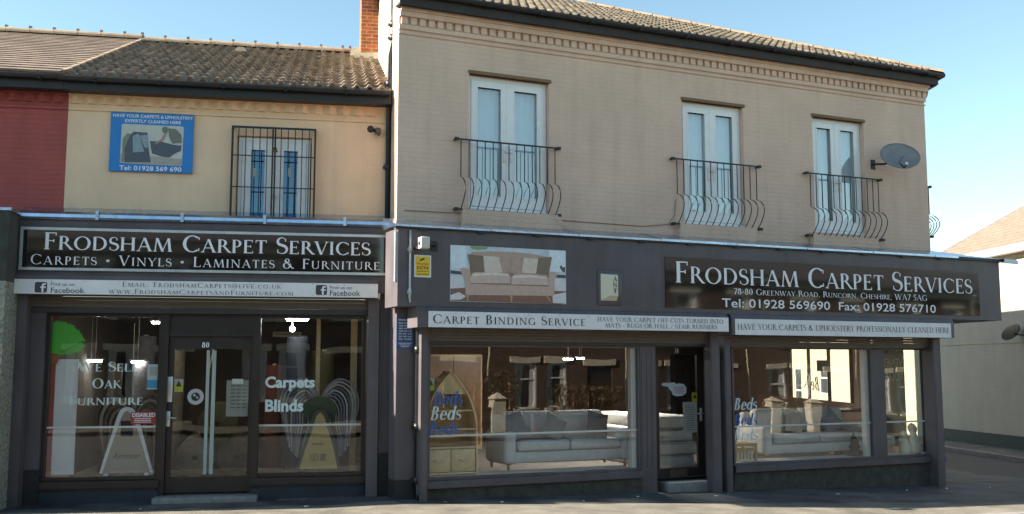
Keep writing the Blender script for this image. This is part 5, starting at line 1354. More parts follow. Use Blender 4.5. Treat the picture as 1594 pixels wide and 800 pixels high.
def a_stand(label, px_out, d, m_panel, m_edge, marks, hole=None, edge=.045):
    pts = [q(L, x, y, d) for x, y in px_out]
    cx = sum(p[0] for p in pts)/len(pts); cz = sum(p[1] for p in pts)/len(pts)
    zb = min(p[1] for p in pts)
    t = thing('display_stand', label, 'display stand', L, (cx, d, fz), 'tapering display stands')
    mb = MB(); mb.prism(pts, d-.03, d); mb.build('frame', m_edge, t)
    inn = [(p[0]+(edge if p[0] < cx else -edge), p[1]-(edge if p[1] > zb+.3 and abs(p[0]-cx) < .2 else 0)) for p in pts]
    flat(t, 'panel', m_panel, inn, d-.033)
    if hole: flat(t, 'handle_slot', M_dark, [q(L, x, y, d-.03) for x, y in hole], d-.036)
    mb = MB(); s0_, s1_ = min(p[0] for p in pts), max(p[0] for p in pts)
    for s in (s0_+.06, s1_-.12): mb.box(s, s+.06, d-.03, d+.25, fz, zb+.02)
    mb.build('foot', m_edge, t)
    for nm, mm, fn in marks: mb = MB(); fn(mb); mb.build(nm, mm, t)
    return t
arch = [(154.9,737),(167,699),(178,664),(184,646),(188,638),(193,634.5),(199,633.5),(205,635),(210,639),(214,646),(220,664),(229,699),(238.7,735)]
a_stand('white framed beige stand with script word Axminster in the left window', arch, .50, mat('beige board', (.34,.28,.235), .6, .08), M_white,
        [('script_lettering', mat('brown script', (.09,.05,.04), .5, 0), lambda mb: px_sans(mb, L, 'Axminster', .463, 175, 714, 219, 713.5, 9, shear=.35))], [(188,655),(207,655),(207,679),(188,679)])
X = lambda x: 400+x/3.2
Y = lambda y: 490+y/3.2
yst = [(X(196),Y(766)),(X(225),Y(670)),(X(255),Y(575)),(X(275),Y(510)),(X(283),Y(487)),(X(296),Y(474)),(X(315),Y(470)),(X(334),Y(474)),(X(347),Y(487)),(X(356),Y(510)),(X(375),Y(575)),(X(397),Y(670)),(X(416),Y(766))]
def icons(mb):
    a = q(L, X(265), Y(660), .44); b = q(L, X(350), Y(660), .44);
    mb.poly([(a[0], a[1]-.025), (b[0], a[1]-.025), (b[0], a[1]-.015), (a[0], a[1]-.015)], .437)
def icons2(mb):
    a = q(L, X(284), Y(710), .44)
    for k in range(20):
        t0, t1 = 2*pi*k/20, 2*pi*(k+1)/20; mb.poly([(a[0]+.06*cos(t0),a[1]+.06*sin(t0)),(a[0]+.06*cos(t1),a[1]+.06*sin(t1)),(a[0]+.05*cos(t1),a[1]+.05*sin(t1)),(a[0]+.05*cos(t0),a[1]+.05*sin(t0))], .437)
    mb.poly([(a[0]-.006,a[1]-.04),(a[0]+.006,a[1]-.04),(a[0]+.006,a[1]+.04),(a[0]-.006,a[1]+.04)], .4365)
    c = q(L, X(330), Y(708), .44); mb.poly([(c[0]-.045,c[1]-.05),(c[0]+.03,c[1]-.05),(c[0]+.045,c[1]+.02),(c[0]+.045,c[1]+.05),(c[0]-.045,c[1]+.05)], .437)
a_stand('yellow tapering stand with dark edge and small dark emblems, right of door 80', yst, .48, mat('mustard board', (.42,.29,.11), .6, .08), mat('dark green grey edge', (.045,.05,.04), .6, .1),
        [('emblem', mat('faded emblem', (.16,.12,.06), .6, .1), icons2), ('text_line', mat('faded emblem', (.16,.12,.06), .6, .1), lambda mb: rows(1, .33, .66, .38, .44, .438, .5)(mb, (qs(L,X(200),700,.44), qs(L,X(412),700,.44), qz(L,X(300),Y(766),.44), qz(L,X(300),Y(470),.44))))])
c = q(L, X(312), Y(472), .58)
t = thing('oval_board', 'dark green oval board behind the top of the yellow stand', 'board', L, (c[0], .58, c[1]-.3))
mb = MB(); mb.disc(c, .26, .575, 28, .20); mb.disc(c, .26, .585, 28, .20); mb.build('panel', mat('dark green card', (.02,.045,.018), .6, .1), t)
mb = MB(); mb.tube([(c[0], .60, fz), (c[0], .60, c[1])], .012, 6); mb.build('stem', M_black, t)
for i, (xa, xb, lab) in enumerate(((492, 498.5, 'pale upright timber batten above the yellow stand in the left shop'), (546, 556, 'pale upright timber batten near the right edge of the left shop window'))):
    a, b = qs(L, xa, 550, 1.0+.5*i), qs(L, xb, 550, 1.0+.5*i); mb = MB(); mb.box(a, b, 1.0+.5*i, 1.06+.5*i, fz, zh+.1)
    tag(mb.build('timber_batten', M_woodp, None, L, (a, 1.0+.5*i, fz)), lab, 'batten', 'timber battens inside the left shop')
# rolls of carpet
rng = random.Random(5)
rcol = [mat('roll '+n, c, .95, .2, 14, bump=.3, bscale=150) for n, c in (('brown', (.14,.10,.07)), ('grey', (.15,.15,.16)), ('beige', (.33,.27,.2)), ('rust', (.20,.06,.035)), ('slate', (.07,.08,.11)), ('olive', (.12,.11,.05)))]
rn = ['brown', 'grey', 'beige', 'rust red', 'slate', 'olive']
pos = [(-4.5, 2.6), (-4.1, 3.2), (-3.6, 2.9), (-1.9, 3.0), (-1.5, 2.5), (-1.05, 3.1)]
where = ['at the far left inside', 'second from the left inside', 'third from the left inside', 'fourth from the left inside', 'behind the words Carpets and Blinds inside', 'furthest right inside']
for k, (s, d) in enumerate(pos):
    rr = .15+.03*(k % 3); hgt = 1.75+.25*((k*2) % 3)
    t = thing('carpet_roll', 'upright %s roll of carpet standing %s the left shop' % (rn[k], where[k]), 'carpet roll', L, (s, d, fz), 'upright carpet rolls')
    mb = MB(); mb.tube([(s, d, fz), (s+.03, d, fz+hgt)], rr, 20, cap=False); 
    n = 20; mb.add([(s+.03+rr*cos(2*pi*i/n), d+rr*sin(2*pi*i/n), fz+hgt) for i in range(n)], [tuple(range(n))]); mb.build('carpet', rcol[k], t)
    mb = MB(); mb.tube([(s+.03, d, fz+hgt-.02), (s+.03, d, fz+hgt+.03)], .04, 10); mb.build('core', M_woodp, t)
for k, (s, d, z, c) in enumerate(((-2.98, 1.5, .29, 2), (-2.36, 1.6, .29, 0), (-2.66, 1.5, .81, 5))):
    t = thing('carpet_roll', 'lying %s carpet roll, %s behind door 80' % (rn[c], ('lower left of three', 'lower right of three', 'topmost of three')[k]), 'carpet roll', L, (s, d, fz), 'lying carpet rolls')
    mb = MB(); mb.tube([(s, d, fz+z+.02), (s-.15, d+2.2, fz+z+.02)], .30, 24); mb.build('carpet', rcol[c], t)
    mb = MB(); mb.tube([(s+.003, d-.02, fz+z+.02), (s, d+.02, fz+z+.02)], .04, 10); mb.build('core', M_dark, t)
t = thing('hanging_sign', 'long pale pink board hanging at top of the window right of door 80', 'sign', L, (qs(L, 425, 520, 1.0), 1.0, qz(L, 425, 524, 1.0)))
a = rect(L, 425, 516.5, 469, 524.5, 1.0); mb = MB(); mb.box(a[0], a[1], .98, 1.0, a[2], a[3]); mb.build('panel', mat('pinkish board', (.30,.23,.21), .6, .1), t)
mb = MB(); rows(1, .08, .92, .25, .75, .977, .7, 9)(mb, a); mb.build('print', mat('brown print', (.09,.065,.06), .5, 0), t)
mb = MB()
for s in (a[0]+.05, a[1]-.05): mb.tube([(s, .99, a[3]), (s, .99, zh+.12)], .004, 5)
mb.build('cord', M_black, t)
# lamps that are on inside the shops, and one added fill panel
M_lamp = mat('lit lamp', (1.0, .97, .9), .5, 0, emit=15)
def tube_lamp(label, fr, s0, s1, d, z, zc_, group):
    t = thing('strip_light', label, 'lamp', fr, ((s0+s1)/2, d, z), group)
    mb = MB(); mb.box(s0, s1, d-.035, d+.035, z, z+.03); mb.build('tube', M_lamp, t)
    mb = MB(); mb.box(s0-.03, s1+.03, d-.06, d+.06, z+.031, z+.06)
    for s in (s0+.1, s1-.1): mb.tube([(s, d, z+.06), (s, d, zc_)], .006, 5)
    mb.build('housing', M_white, t)
a = q(L, 132, 563, 3.0); b = q(L, 158, 563, 3.0); tube_lamp('short lit strip light behind the word WE in the left shop', L, a[0], b[0], 3.0, a[1], zh+.12, 'strip lights in the left shop')
a = q(L, 205, 565, 3.0); b = q(L, 224, 565, 3.0); tube_lamp('short lit strip light behind the word SELL in the left shop', L, a[0], b[0], 3.0, a[1], zh+.12, 'strip lights in the left shop')
a = q(L, 237, 503.5, 2.0); b = q(L, 250, 503.5, 2.0); tube_lamp('lit strip light high beside the door 80 frame', L, a[0], b[0]+.1, 2.0, a[1], zh+.12, 'strip lights in the left shop')
a = q(L, 446, 499, 2.2); tube_lamp('lit strip light close to the ceiling above the word Carpets', L, a[0], a[0]+.35, 2.2, min(a[1], zh+.05), zh+.12, 'strip lights in the left shop')
a = q(L, 455, 512, 1.2)
t = thing('round_lamp', 'small round lit lamp above the pink hanging board', 'lamp', L, (a[0], 1.2, a[1]))
mb = MB(); mb.ball((a[0], 1.2, a[1]), .045, 14); mb.build('bulb', M_lamp, t)
mb = MB(); mb.tube([(a[0], 1.2, a[1]+.04), (a[0], 1.2, zh+.12)], .012, 6); mb.build('stem', M_white, t)
for x0, y0, x1, lab in ((878, 560, 891, 'left one of two short lit strip lights hanging deep in the corner shop'), (899, 559, 908, 'right one of two short lit strip lights hanging deep in the corner shop')):
    a = q(R, x0, y0, 7.0); b = q(R, x1, y0, 7.0); tube_lamp(lab, R, a[0], b[0], 7.0, a[1], 2.61, 'strip lights in the corner shop')
t = thing('added_fill_panel', 'square glowing panel added out of view at the ceiling to brighten the corner shop', 'lamp', R, (5.0, 3.4, 2.56))
mb = MB(); mb.box(4.45, 5.55, 2.8, 3.8, 2.57, 2.59); mb.build('fill_glow', M_lamp, t)  # glowing sheet added out of view to brighten the sofas
mb = MB(); mb.box(4.41, 5.59, 2.76, 3.84, 2.591, 2.615); mb.build('housing', M_white, t)

# ------------------------------------------------------------------ furniture in the corner shop
ff = .05
M_sofa = mat('silver grey sofa fabric', (.58, .57, .56), .8, .1, 8, bump=.3, bscale=160)
M_sofb = mat('dove grey sofa fabric', (.64, .61, .56), .85, .1, 8, bump=.3, bscale=160)
M_cush = mat('patterned cushion', (.52, .50, .48), .8, .45, 14, col2=(.16,.16,.17))
def sofa(label, fr, s0, s1, d0, d1, z0, m, seats):
    t = thing('sofa', label, 'sofa', fr, ((s0+s1)/2, d0, z0), 'sofas in the corner shop window')
    aw = .22
    mb = MB(); mb.rbox(s0+aw*.8, s1-aw*.8, d0+.06, d1-.05, z0+.12, z0+.30, .03); mb.build('base', m, t)
    n = seats; w = (s1-s0-2*aw)/n
    for k in range(n):
        a = s0+aw+w*k
        mb = MB(); mb.rbox(a+.006, a+w-.006, d0+.0, d1-.28, z0+.305, z0+.47, .06, 4); mb.build('seat_cushion', m, t)
        mb = MB(); mb.rbox(a+.006, a+w-.006, d1-.36, d1-.12, z0+.46, z0+.90, .09, 4); mb.build('back_cushion', m, t)
    mb = MB(); mb.rbox(s0+.1, s1-.1, d1-.16, d1, z0+.1, z0+.84, .06, 3); mb.build('backrest', m, t)
    for a in (s0, s1-aw):
        mb = MB(); mb.rbox(a, a+aw, d0+.03, d1-.05, z0+.1, z0+.62, .08, 4); mb.build('arm', m, t)
    for a in (s0+.1, s1-.1):
        for d in (d0+.12, d1-.12): mb = MB(); mb.tube([(a, d, z0), (a, d, z0+.12)], [.022, .03], 8); mb.build('leg', M_wood, t)
    return t
sa, sb = qs(R, 780, 700, .6), qs(R, 978, 700, .6)
sofa('silver grey sofa behind the wide window between bookcase and door 78', R, sa, sb, .42, 1.35, zs1-.0, M_sofa, 2)
def cushion(label, fr, c, w, h, ang, m):
    bm = bmesh.new(); bmesh.ops.create_grid(bm, x_segments=8, y_segments=8, size=.5)
    vs = [];
    top = [v.co.copy() for v in bm.verts]; faces = [[v.index for v in f.verts] for f in bm.faces]; bm.free()
    mb = MB(); allv = []; allf = []
    for sd in (-1, 1):
        o = len(allv)
        for p in top:
            k = (1-(2*p.x)**2)*(1-(2*p.y)**2); x = p.x*w*(1-.06*(1-abs(2*p.y)**2)); z = p.y*h*(1-.06*(1-abs(2*p.x)**2))
            allv.append((c[0]+x*cos(ang)-z*sin(ang), c[1]+sd*.075*max(k, 0)**.5 + z*.35, c[2]+x*sin(ang)+z*cos(ang)))
        allf += [tuple(i+o for i in (f if sd > 0 else f[::-1])) for f in faces]
    mb.add(allv, allf, True)
    return tag(mb.build('cushion', m, None, fr, (c[0], c[1], c[2]-h/2)), label, 'cushion', 'patterned cushions')
c = q(R, 800, 682, .62); cushion('black and white patterned cushion on the left seat of the silver grey sofa', R, (c[0], .62, zs1+.68), .42, .42, .35, M_cush)
c = q(R, 862, 690, .62); cushion('black and white patterned cushion lying in the middle of the silver grey sofa', R, (c[0], .60, zs1+.66), .40, .38, -.5, M_cush)
sa2, sb2 = qs(R, 1180, 700, .7), qs(R, 1349, 700, .7)
sofa('dove grey sofa behind the window right of door 78', R, sa2, sb2, .50, 1.4, zs1-.05, M_sofb, 2)
c = q(R, 930, 680, .62); cushion('plain charcoal cushion at the right end of the silver grey sofa', R, (c[0], .62, zs1+.68), .40, .40, -.25, mat('charcoal cushion', (.13,.13,.14), .85, .15, 9))
c = q(R, 1235, 672, .8); cushion('plain oatmeal cushion on the left of the dove grey sofa', R, (c[0], .78, zs1+.62), .40, .40, -.3, mat('oatmeal cushion', (.52,.45,.36), .85, .15, 9))
c = q(R, 1290, 670, .8); cushion('pale patterned cushion on the dove grey sofa', R, (c[0], .78, zs1+.62), .42, .42, .6, M_cush)
sofa('beige sofa standing deep in the middle of the corner shop', R, 4.2, 6.2, 3.2, 4.1, ff, mat('beige sofa fabric', (.42,.34,.27), .85, .1, 8), 2)
# boat-shaped bookcase
bx = qs(R, 697, 650, .2); bw = qs(R, 738.5, 740, .2)-bx; bz0 = zs1+.035; bz1 = qz(R, 697, 578, .2); bh = bz1-bz0
t = thing('boat_bookcase', 'oak bookcase shaped like an upturned boat with two drawers, left end of wide window', 'bookcase', R, (bx, .2, bz0))
def hull(v): return bw*(1-.10*v*v*1.2) if v < .45 else bw*(.976)*max(0, 1-((v-.45)/.55)**1.9)**.9
N_ = 16
mb = MB()
for sd in (-1, 1):
    for k in range(N_):
        v0, v1 = k/N_, (k+1)/N_; a0, a1 = bx+sd*hull(v0), bx+sd*hull(v1)
        mb.add([(a0,.05,bz0+bh*v0),(a1,.05,bz0+bh*v1),(a1,.40,bz0+bh*v1),(a0,.40,bz0+bh*v0),(a0-sd*.03,.05,bz0+bh*v0),(a1-sd*.03,.05,bz0+bh*v1),(a1-sd*.03,.40,bz0+bh*v1),(a0-sd*.03,.40,bz0+bh*v0)], [(0,1,2,3),(7,6,5,4),(0,4,5,1),(3,2,6,7)])
mb.build('hull', M_woodp, t)
mb = MB(); mb.poly([(bx+hull(k/N_)-.01, bz0+bh*k/N_) for k in range(N_+1)] + [(bx-hull(k/N_)+.01, bz0+bh*k/N_) for k in range(N_, -1, -1)], .39); mb.build('back_panel', M_wood, t)
for v in (.02, .265, .44, .62):
    w = hull(v)-.03; mb = MB(); mb.box(bx-w, bx+w, .07, .385, bz0+bh*v-.012, bz0+bh*v+.012); mb.build('shelf', M_woodp, t)
v = .78; w = hull(v)-.03
mb = MB(); mb.prism([(bx-w, bz0+bh*v), (bx+w, bz0+bh*v), (bx+hull(.9)-.02, bz0+bh*.9), (bx, bz0+bh*.99), (bx-hull(.9)+.02, bz0+bh*.9)], .08, .11); mb.build('bow_panel', M_woodp, t)
for sd in (-1, 1):
    a0, a1 = (bx-bw+.05, bx-.008) if sd < 0 else (bx+.008, bx+bw-.05)
    mb = MB(); mb.rbox(a0, a1, .045, .30, bz0+bh*.035, bz0+bh*.25, .006, 1); dr = mb.build('drawer', M_woodp, t)
    cx_ = (a0+a1)/2; zz = bz0+bh*.15; mb = MB(); mb.tube([(cx_-.07,.045,zz),(cx_-.05,.02,zz-.012),(cx_+.05,.02,zz-.012),(cx_+.07,.045,zz)], .008, 6); mb.build('handle', M_alu, dr)
# slatted oak stand
a0, a1 = qs(R, 1142, 700, .15), qs(R, 1176, 700, .15); zt_ = qz(R, 1160, 690, .15)
t = thing('slatted_rack', 'small oak rack with pale slats behind the window beside the shutter guide', 'rack', R, (a0, .15, zs1+.035))
mb = MB(); z0 = zs1+.036; mb.box(a0, a1, .10, .50, zt_-.05, zt_); mb.box(a0, a0+.04, .10, .14, z0, zt_-.05); mb.box(a1-.04, a1, .10, .14, z0, zt_-.05); mb.box(a0, a0+.04, .46, .50, z0, zt_-.05); mb.box(a1-.04, a1, .46, .50, z0, zt_-.05); mb.box(a0+.04, a1-.04, .10, .14, zt_-.13, zt_-.07)
mb.build('frame', M_wood, t)
for k in range(5):
    s = a0+.06+(a1-a0-.14)*k/4.6; mb = MB(); mb.box(s, s+.035, .12, .135, z0, zt_-.13); mb.build('slat', mat('cream slat', (.55,.5,.4), .6, .1), t)
# oval table on pedestal
c = q(R, 1300, 640, 2.2)
t = thing('oval_table', 'oval dark oak table behind the dove grey sofa', 'table', R, (c[0], 2.2, ff))
mb = MB(); n = 28; zt_ = .98
v = [(c[0]+.75*cos(2*pi*k/n), 2.2+.42*sin(2*pi*k/n), zt_) for k in range(n)] + [(c[0]+.70*cos(2*pi*k/n), 2.2+.38*sin(2*pi*k/n), zt_-.05) for k in range(n)]
mb.add(v, [tuple(range(n)), tuple(range(2*n-1, n-1, -1))] + [(k, n+k, n+(k+1) % n, (k+1) % n) for k in range(n)]); mb.build('table_top', mat('dark oak', (.16,.075,.03), .35, .2, 9), t)
mb = MB(); mb.tube([(c[0],2.2,ff),(c[0],2.2,ff+.1),(c[0],2.2,.5),(c[0],2.2,.93)], [.3, .08, .07, .12], 12); mb.build('pedestal', mat('dark oak', (.16,.075,.03), .35, .2, 9), t)
# ornaments in the end window
def ornament(label, px, py, d, h, prof, m):
    c = q(R, px, py, d); n = 16; mb = MB(); vs = []
    for r_, z_ in prof:
        for k in range(n): vs.append((c[0]+r_*h*cos(2*pi*k/n)+.12*h*sin(z_*4)*.4, d+r_*h*sin(2*pi*k/n), zs1+.036+z_*h))
    fs = [(j*n+k, j*n+(k+1) % n, (j+1)*n+(k+1) % n, (j+1)*n+k) for j in range(len(prof)-1) for k in range(n)]
    mb.add(vs, fs, True)
    tag(mb.build('ornament', m, None, R, (c[0], d, zs1+.036)), label, 'ornament', 'ornaments in the shop windows')
catp = [(0,0),(.24,0),(.26,.12),(.22,.35),(.13,.55),(.10,.66),(.15,.76),(.15,.86),(.09,.95),(0,1)]
ornament('cream cat-like ornament, taller one in the end window', 1422, 712, .15, .55, catp, M_cream_plain)
ornament('cream cat-like ornament, shorter one in the end window', 1409, 712, .12, .42, catp, M_cream_plain)
ornament('dark tree shaped ornament near the mullion behind the right window', 1330, 716, .18, .42, [(0,0),(.3,0),(.32,.06),(.18,.3),(.26,.32),(.14,.56),(.2,.58),(.06,.85),(0,1)], mat('dark brown ornament', (.08,.06,.05), .5, .2))
t = thing('wardrobe', 'tall brown wardrobe at the back of the corner shop', 'wardrobe', R, (3.2, 6.5, ff))
mb = MB(); mb.box(2.6, 4.0, 6.5, 7.1, ff, 2.1); mb.build('carcass', M_wood, t)
for a in (2.64, 3.32): mb = MB(); mb.box(a, a+.64, 6.475, 6.498, ff+.1, 2.05); mb.build('door', mat('dark oak', (.16,.075,.03), .35, .2, 9), t)

# ------------------------------------------------------------------ house across the side street
zef = 5.25
fb = thing('side_street_house', 'cream painted house with sunlit brown roof across the side street', 'building', SF, (0, 0, -.6))
mb = MB(); wall_holes(mb, -4.75, 10, -1.2, zef, [], 0, .1); mb.quad((-4.75,0,-1.2),(-4.75,0,zef),(-4.75,8,zef),(-4.75,8,-1.2)); mb.add([(-4.75,0,zef),(-4.75,4.3,zef+.545*4.6),(-4.75,8.6,zef)], [(0,1,2)]); mb.quad((10,0,-1.2),(10,8,-1.2),(10,8,zef),(10,0,zef)); mb.build('wall', M_far, fb)
mb = MB(); mb.box(-4.76, 10, -.02, -.001, qz(SF, 1540, 533, 0)-.04, qz(SF, 1540, 533, 0)); mb.build('string_course', M_far, fb)
pA = SF.w(-4.5, 0); pB = SF.w(10, 0)
mb = MB(); mb.add([(s, -.025, z) for s, z in ((-4.76, -1.0), (10, -1.0), (10, gz(pB.x, pB.y)+.42), (-4.76, gz(pA.x, pA.y)+.38))], [(0,1,2,3)]); mb.add([(-4.76,-.025,gz(pA.x,pA.y)+.38),(10,-.025,gz(pB.x,pB.y)+.42),(10,-.001,gz(pB.x,pB.y)+.42),(-4.76,-.001,gz(pA.x,pA.y)+.38)], [(0,1,2,3)]); mb.build('plinth', M_plinth, fb)
mb = MB(); nr = 17
for k in range(nr):
    d0 = -.32+4.7*k/nr; d1 = d0+4.7/nr; z0 = zef+.05+.545*(d0+.32); z1 = zef+.05+.545*(d1+.32)
    mb.quad((-4.9,d0-.02,z0+.04),(10.2,d0-.02,z0+.04),(10.2,d1,z1+.01),(-4.9,d1,z1+.01)); mb.quad((-4.9,d0-.02,z0),(10.2,d0-.02,z0),(10.2,d0-.02,z0+.04),(-4.9,d0-.02,z0+.04))
mb.quad((-4.9,4.38,zef+.05+.545*4.7),(10.2,4.38,zef+.05+.545*4.7),(10.2,9,zef),(-4.9,9,zef)); mb.build('roof', M_faroof, fb)
mb = MB()
mb.add([(-4.92,-.34,zef+.0),(-4.92,4.4,zef+.0+.545*4.74),(-4.92,4.4,zef+.13+.545*4.74),(-4.92,-.34,zef+.13),(-4.76,-.34,zef+.0),(-4.76,4.4,zef+.0+.545*4.74),(-4.76,4.4,zef+.13+.545*4.74),(-4.76,-.34,zef+.13)], [(0,3,2,1),(3,7,6,2),(0,4,7,3),(4,5,6,7)]); mb.build('verge_board', M_white, fb)
mb = MB(); mb.box(-4.9, 10.2, -.36, -.33, zef-.14, zef+.06); mb.box(-4.76, 10.2, -.33, 0, zef-.14, zef-.11); mb.build('eaves_board', M_white, fb)
ridge_run(fb, M_ridge, -4.9, 10.2, 4.4, zef+.08+.545*4.7, .5, .1)
f2b = thing('side_street_house', 'pale cream house further along the side street, seen through the shop side windows', 'building', SF, (-15, .6, -.6))
H2 = [(-12.2, -11.2, .7, 2.0), (-17.2, -16.2, .5, 2.0), (-20.5, -19.5, -.5, 1.7), (-12.2, -11.2, 2.9, 4.0), (-17.2, -16.2, 2.9, 4.0)]
mb = MB(); wall_holes(mb, -40, -5.0, -1.4, 4.4, H2, .6, .12); mb.build('wall', M_far2, f2b)
mb = MB(); mb.box(-40, -5.1, .45, 6, 4.4, 4.55); mb.build('roof', M_faroof, f2b)
for (a, b, z0, z1) in H2:
    mb = MB(); frame_ring(mb, a, b, z0, z1, .07, .64, .72); mb.box(a+.07, b-.07, .65, .71, (z0+z1)/2-.03, (z0+z1)/2+.03); f = mb.build('window', M_upvc, f2b)
    mb = MB(); mb.quad((a,.70,z0),(b,.70,z0),(b,.70,z1),(a,.70,z1)); mb.build('pane', mat('dark window pane', (.03,.035,.04), .08, .05), f)

# ------------------------------------------------------------------ terrace across the road (seen in the glass and the gloss signs)
M_opane = mat('dark window pane', (.03, .035, .04), .08, .05)
M_curt = mat('cream curtain', (.65, .63, .58), .9, .15, 6)
def terrace_house(fr, label, doorm):
    W_ = 5.2; H_ = 5.6; z0 = -.9
    t = thing('brick_house', label, 'house', fr, (0, 0, 0), 'brick terrace across the road')
    holes = [(.55, 1.55, 0.05, 2.25), (2.3, 3.1, .75, 2.35), (3.5, 4.3, .75, 2.35), (.6, 1.5, 3.35, 4.95), (2.9, 3.9, 3.35, 4.95)]
    mb = MB(); wall_holes(mb, 0, W_, z0, H_, holes, 0, .12); mb.build('wall', M_obrick, t)
    mb = MB(); mb.box(0, W_, -.08, -.001, H_-.28, H_); mb.build('cornice', M_cream_plain, t)
    for (a, b, c_, e) in holes: 
        mb = MB(); mb.box(a-.12, b+.12, -.05, -.001, e, e+.2); mb.box(a-.08, b+.08, -.08, -.001, c_-.1, c_-.002); mb.build('stone_dressing', M_cream_plain, t)
    for (a, b, c_, e) in holes[1:]:
        mb = MB(); frame_ring(mb, a, b, c_, e, .07, .04, .12); mb.box(a+.07, b-.07, .05, .11, (c_+e)/2+.2, (c_+e)/2+.26); f = mb.build('window', M_upvc, t)
        mb = MB(); mb.quad((a,.09,c_),(b,.09,c_),(b,.09,e),(a,.09,e)); mb.build('pane', M_opane, f)
        mb = MB(); mb.box(a+.07, a+.25, .082, .088, c_+.07, e-.07); mb.box(b-.25, b-.07, .082, .088, c_+.07, e-.07); mb.build('curtain', M_curt, f)
    a, b, c_, e = holes[0]
    mb = MB(); mb.box(a, b, .06, .12, c_, e); d_ = mb.build('door', doorm, t)
    mb = MB(); mb.quad((a+.15,.055,e-.45),(b-.15,.055,e-.45),(b-.15,.055,e-.1),(a+.15,.055,e-.1)); mb.build('pane', M_opane, d_)
    mb = MB(); mb.quad((-.02,-.25,H_+.02),(W_+.02,-.25,H_+.02),(W_+.02,4.2,H_+1.7),(-.02,4.2,H_+1.7)); mb.quad((-.02,4.2,H_+1.7),(W_+.02,4.2,H_+1.7),(W_+.02,8.5,H_),(-.02,8.5,H_)); mb.build('roof', mat('dark slate roof', (.085, .08, .078), .8, .2, 5), t)
    mb = MB(); mb.box(W_-.5, W_+.4, 3.6, 4.6, H_+1.4, H_+3.4); mb.build('chimney', M_obrick, t)
    mb = MB(); mb.box(0, W_, -.32, -.2, H_-.02, H_+.06); mb.build('gutter', M_pipe, t)
    return t
doors = [mat('door dark brown', (.05,.04,.032), .4, .1), mat('door red', (.25,.03,.03), .4, .1), M_upvc]
base = terrace_house(OR, 'brick terraced house across the road facing the shops', doors[0])
first = True
for k in range(6):
    o = base if first else copy_tree(base); first = False
    s = -(3.2+5.25*k) - 5.2
    p = OR.w(s, 0); o.location = (p.x, p.y, gz(p.x, p.y)); o.rotation_euler = (0, 0, OR.a)
for k in range(3):
    o = copy_tree(base); s = -.6+5.25*k
    p = OL.w(s, .0); o.location = (p.x, p.y, 0); o.rotation_euler = (0, 0, OL.a)
# front garden walls, gate piers and hedges
def refl_s(px):
    sh = qs(R, px, 650, gR); return sh + (sh+4.29)/13.85*(15.4-.1)
for i, px in enumerate((774, 1204, 1266)):
    s = refl_s(px); p = R.w(s, -15.4); g = gz(p.x, p.y)
    t = thing('gate_pier', 'cream gate pier with pointed cap before the brick terrace across the road', 'gate pier', OR, (-s, -1.6, g), 'gate piers across the road')
    mb = MB(); mb.box(-s-.2, -s+.2, -1.8, -1.4, g, g+1.05); mb.build('shaft', M_cream_plain, t)
    mb = MB(); z = g+1.05; mb.add([(-s-.25,-1.85,z),(-s+.25,-1.85,z),(-s+.25,-1.35,z),(-s-.25,-1.35,z),(-s,-1.6,z+.2)], [(3,2,1,0),(0,1,4),(1,2,4),(2,3,4),(3,0,4)]); mb.build('cap', M_cream_plain, t)
M_leaf = mat('brown green hedge leaves', (.13, .11, .035), .8, .4, 6, col2=(.16,.09,.04))
rng = random.Random(11)
for i, (s, ln, h) in enumerate(((7.6, 2.8, 1.9), (11.6, 2.6, 1.5), (20.0, 3.0, 1.3))):
    p = R.w(s, -15.8); g = gz(p.x, p.y)
    t = thing('hedge', 'clipped brown green hedge in a front garden across the road', 'hedge', OR, (-s, -1.1, g), 'hedges across the road')
    mb = MB()
    for k in range(2600):
        x = -s+rng.uniform(-ln/2, ln/2); y = -1.05+rng.uniform(-.35, .35); z = g+h*rng.uniform(.05, 1)**.7
        a, b = rng.uniform(0, 6.28), rng.uniform(-1, 1); l = rng.uniform(.03, .06)
        u = Vector((cos(a), sin(a), b)).normalized()*l; v = u.cross(Vector((rng.uniform(-1,1), rng.uniform(-1,1), 1))).normalized()*l*.5; c = Vector((x, y, z))
        mb.add([c-u, c+v, c+u, c-v], [(0,1,2,3)])
    mb.build('foliage', M_leaf, t)
    mb = MB()
    for k in range(5): x = -s-ln/2+ln*(k+.5)/5; mb.tube([(x, -1.05, g-.1), (x+.05, -1.05, g+h*.8)], .03, 6)
    mb.build('stems', M_wood, t)
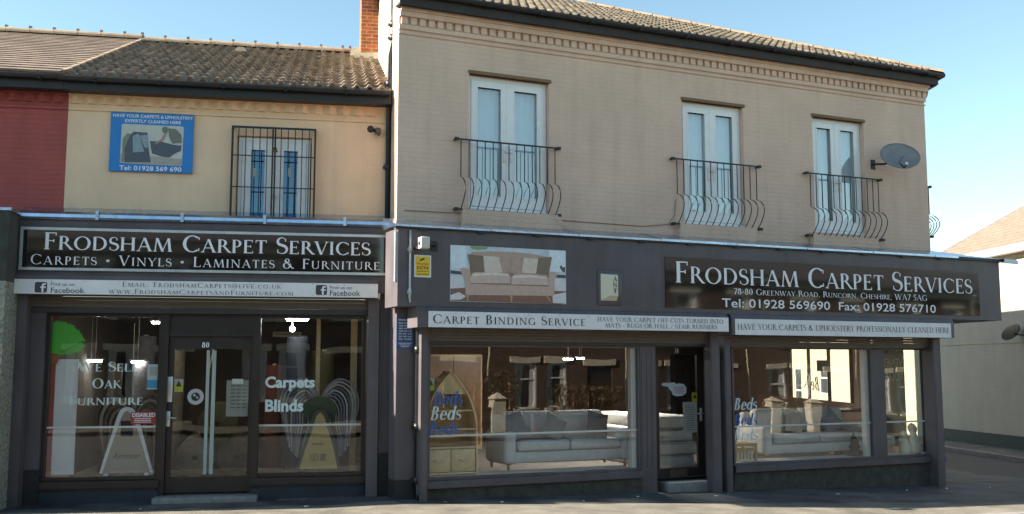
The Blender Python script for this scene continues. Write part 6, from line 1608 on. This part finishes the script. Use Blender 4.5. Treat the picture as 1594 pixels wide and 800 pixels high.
for i, (a, b) in enumerate(((2.6, refl_s(774)-.25), (refl_s(774)+1.2, refl_s(1204)-.25), (refl_s(1266)+.25, 33))):
    p = R.w(a, -15.4); g = gz(R.w(b, -15.4).x, R.w(b, -15.4).y)
    mb = MB(); mb.box(-b, -a, -1.72, -1.5, g-.1, g+.75); mb.box(-b, -a, -1.75, -1.47, g+.75, g+.82)
    tag(mb.build('garden_wall', M_obrick, None, OR, (-b, -1.7, g)), 'low brick garden wall before the brick terrace across the road', 'wall', 'garden walls across the road')

# ------------------------------------------------------------------ litter on the pavement
rng = random.Random(21)
for k in range(12):
    s = (.6, 1.4, 2.6, 3.7, 5.0, 5.35, 7.2, 8.9, 9.9, -1.2, -3.4, 10.9)[k]; fr = R if s > 0 else L; d = -.45-rng.random()*.55-(0 if s > 0 else .1)
    p = fr.w(s, d); z = gz(p.x, p.y)+.006; a = rng.uniform(0, 3); w = rng.uniform(.015, .045)
    c, n_ = Vector((s, d, z)), Vector((cos(a), sin(a), 0))*w; m_ = Vector((-sin(a), cos(a), .3))*w*.6
    mb = MB(); mb.add([c-n_-m_*.2, c+n_, c+n_*.8+m_, c-n_*.9+m_*1.2, c+Vector((0,0,.012))], [(0,1,4),(1,2,4),(2,3,4),(3,0,4)])
    tag(mb.build('litter_scrap', M_white, None, fr, (s, d, z)), 'tiny pale scrap of litter lying on the dark pavement', 'litter', 'litter scraps on the pavement')

# ------------------------------------------------------------------ mattresses stacked inside door 78
a0, a1 = qs(R, 1024, 690, 1.3), qs(R, 1082, 690, 1.3)
z = ff
for k, lab in enumerate(('lowest mattress of the pale stack inside door 78', 'second mattress from the floor in the pale stack inside door 78', 'third mattress from the floor in the pale stack inside door 78', 'topmost mattress of the pale stack inside door 78')):
    j = (.0, .03, -.02, .02)[k]; h = .23
    t = thing('mattress', lab, 'mattress', R, (a0+j, 1.3, z), 'mattresses stacked inside door 78')
    mb = MB(); mb.rbox(a0+j, a1+j, 1.3-j, 3.2, z+.004, z+h, .05, 4); mb.build('body', mat('mattress fabric', (.50, .49, .46), .85, .12, 10, bump=.3, bscale=60), t)
    mb = MB()
    for zz in (z+.03, z+h-.026): mb.box(a0+j+.04, a1+j-.04, 1.288-j, 1.302-j, zz-.006, zz+.006)
    mb.build('piping', mat('piping grey', (.25, .25, .26), .8, .1), t); z += h
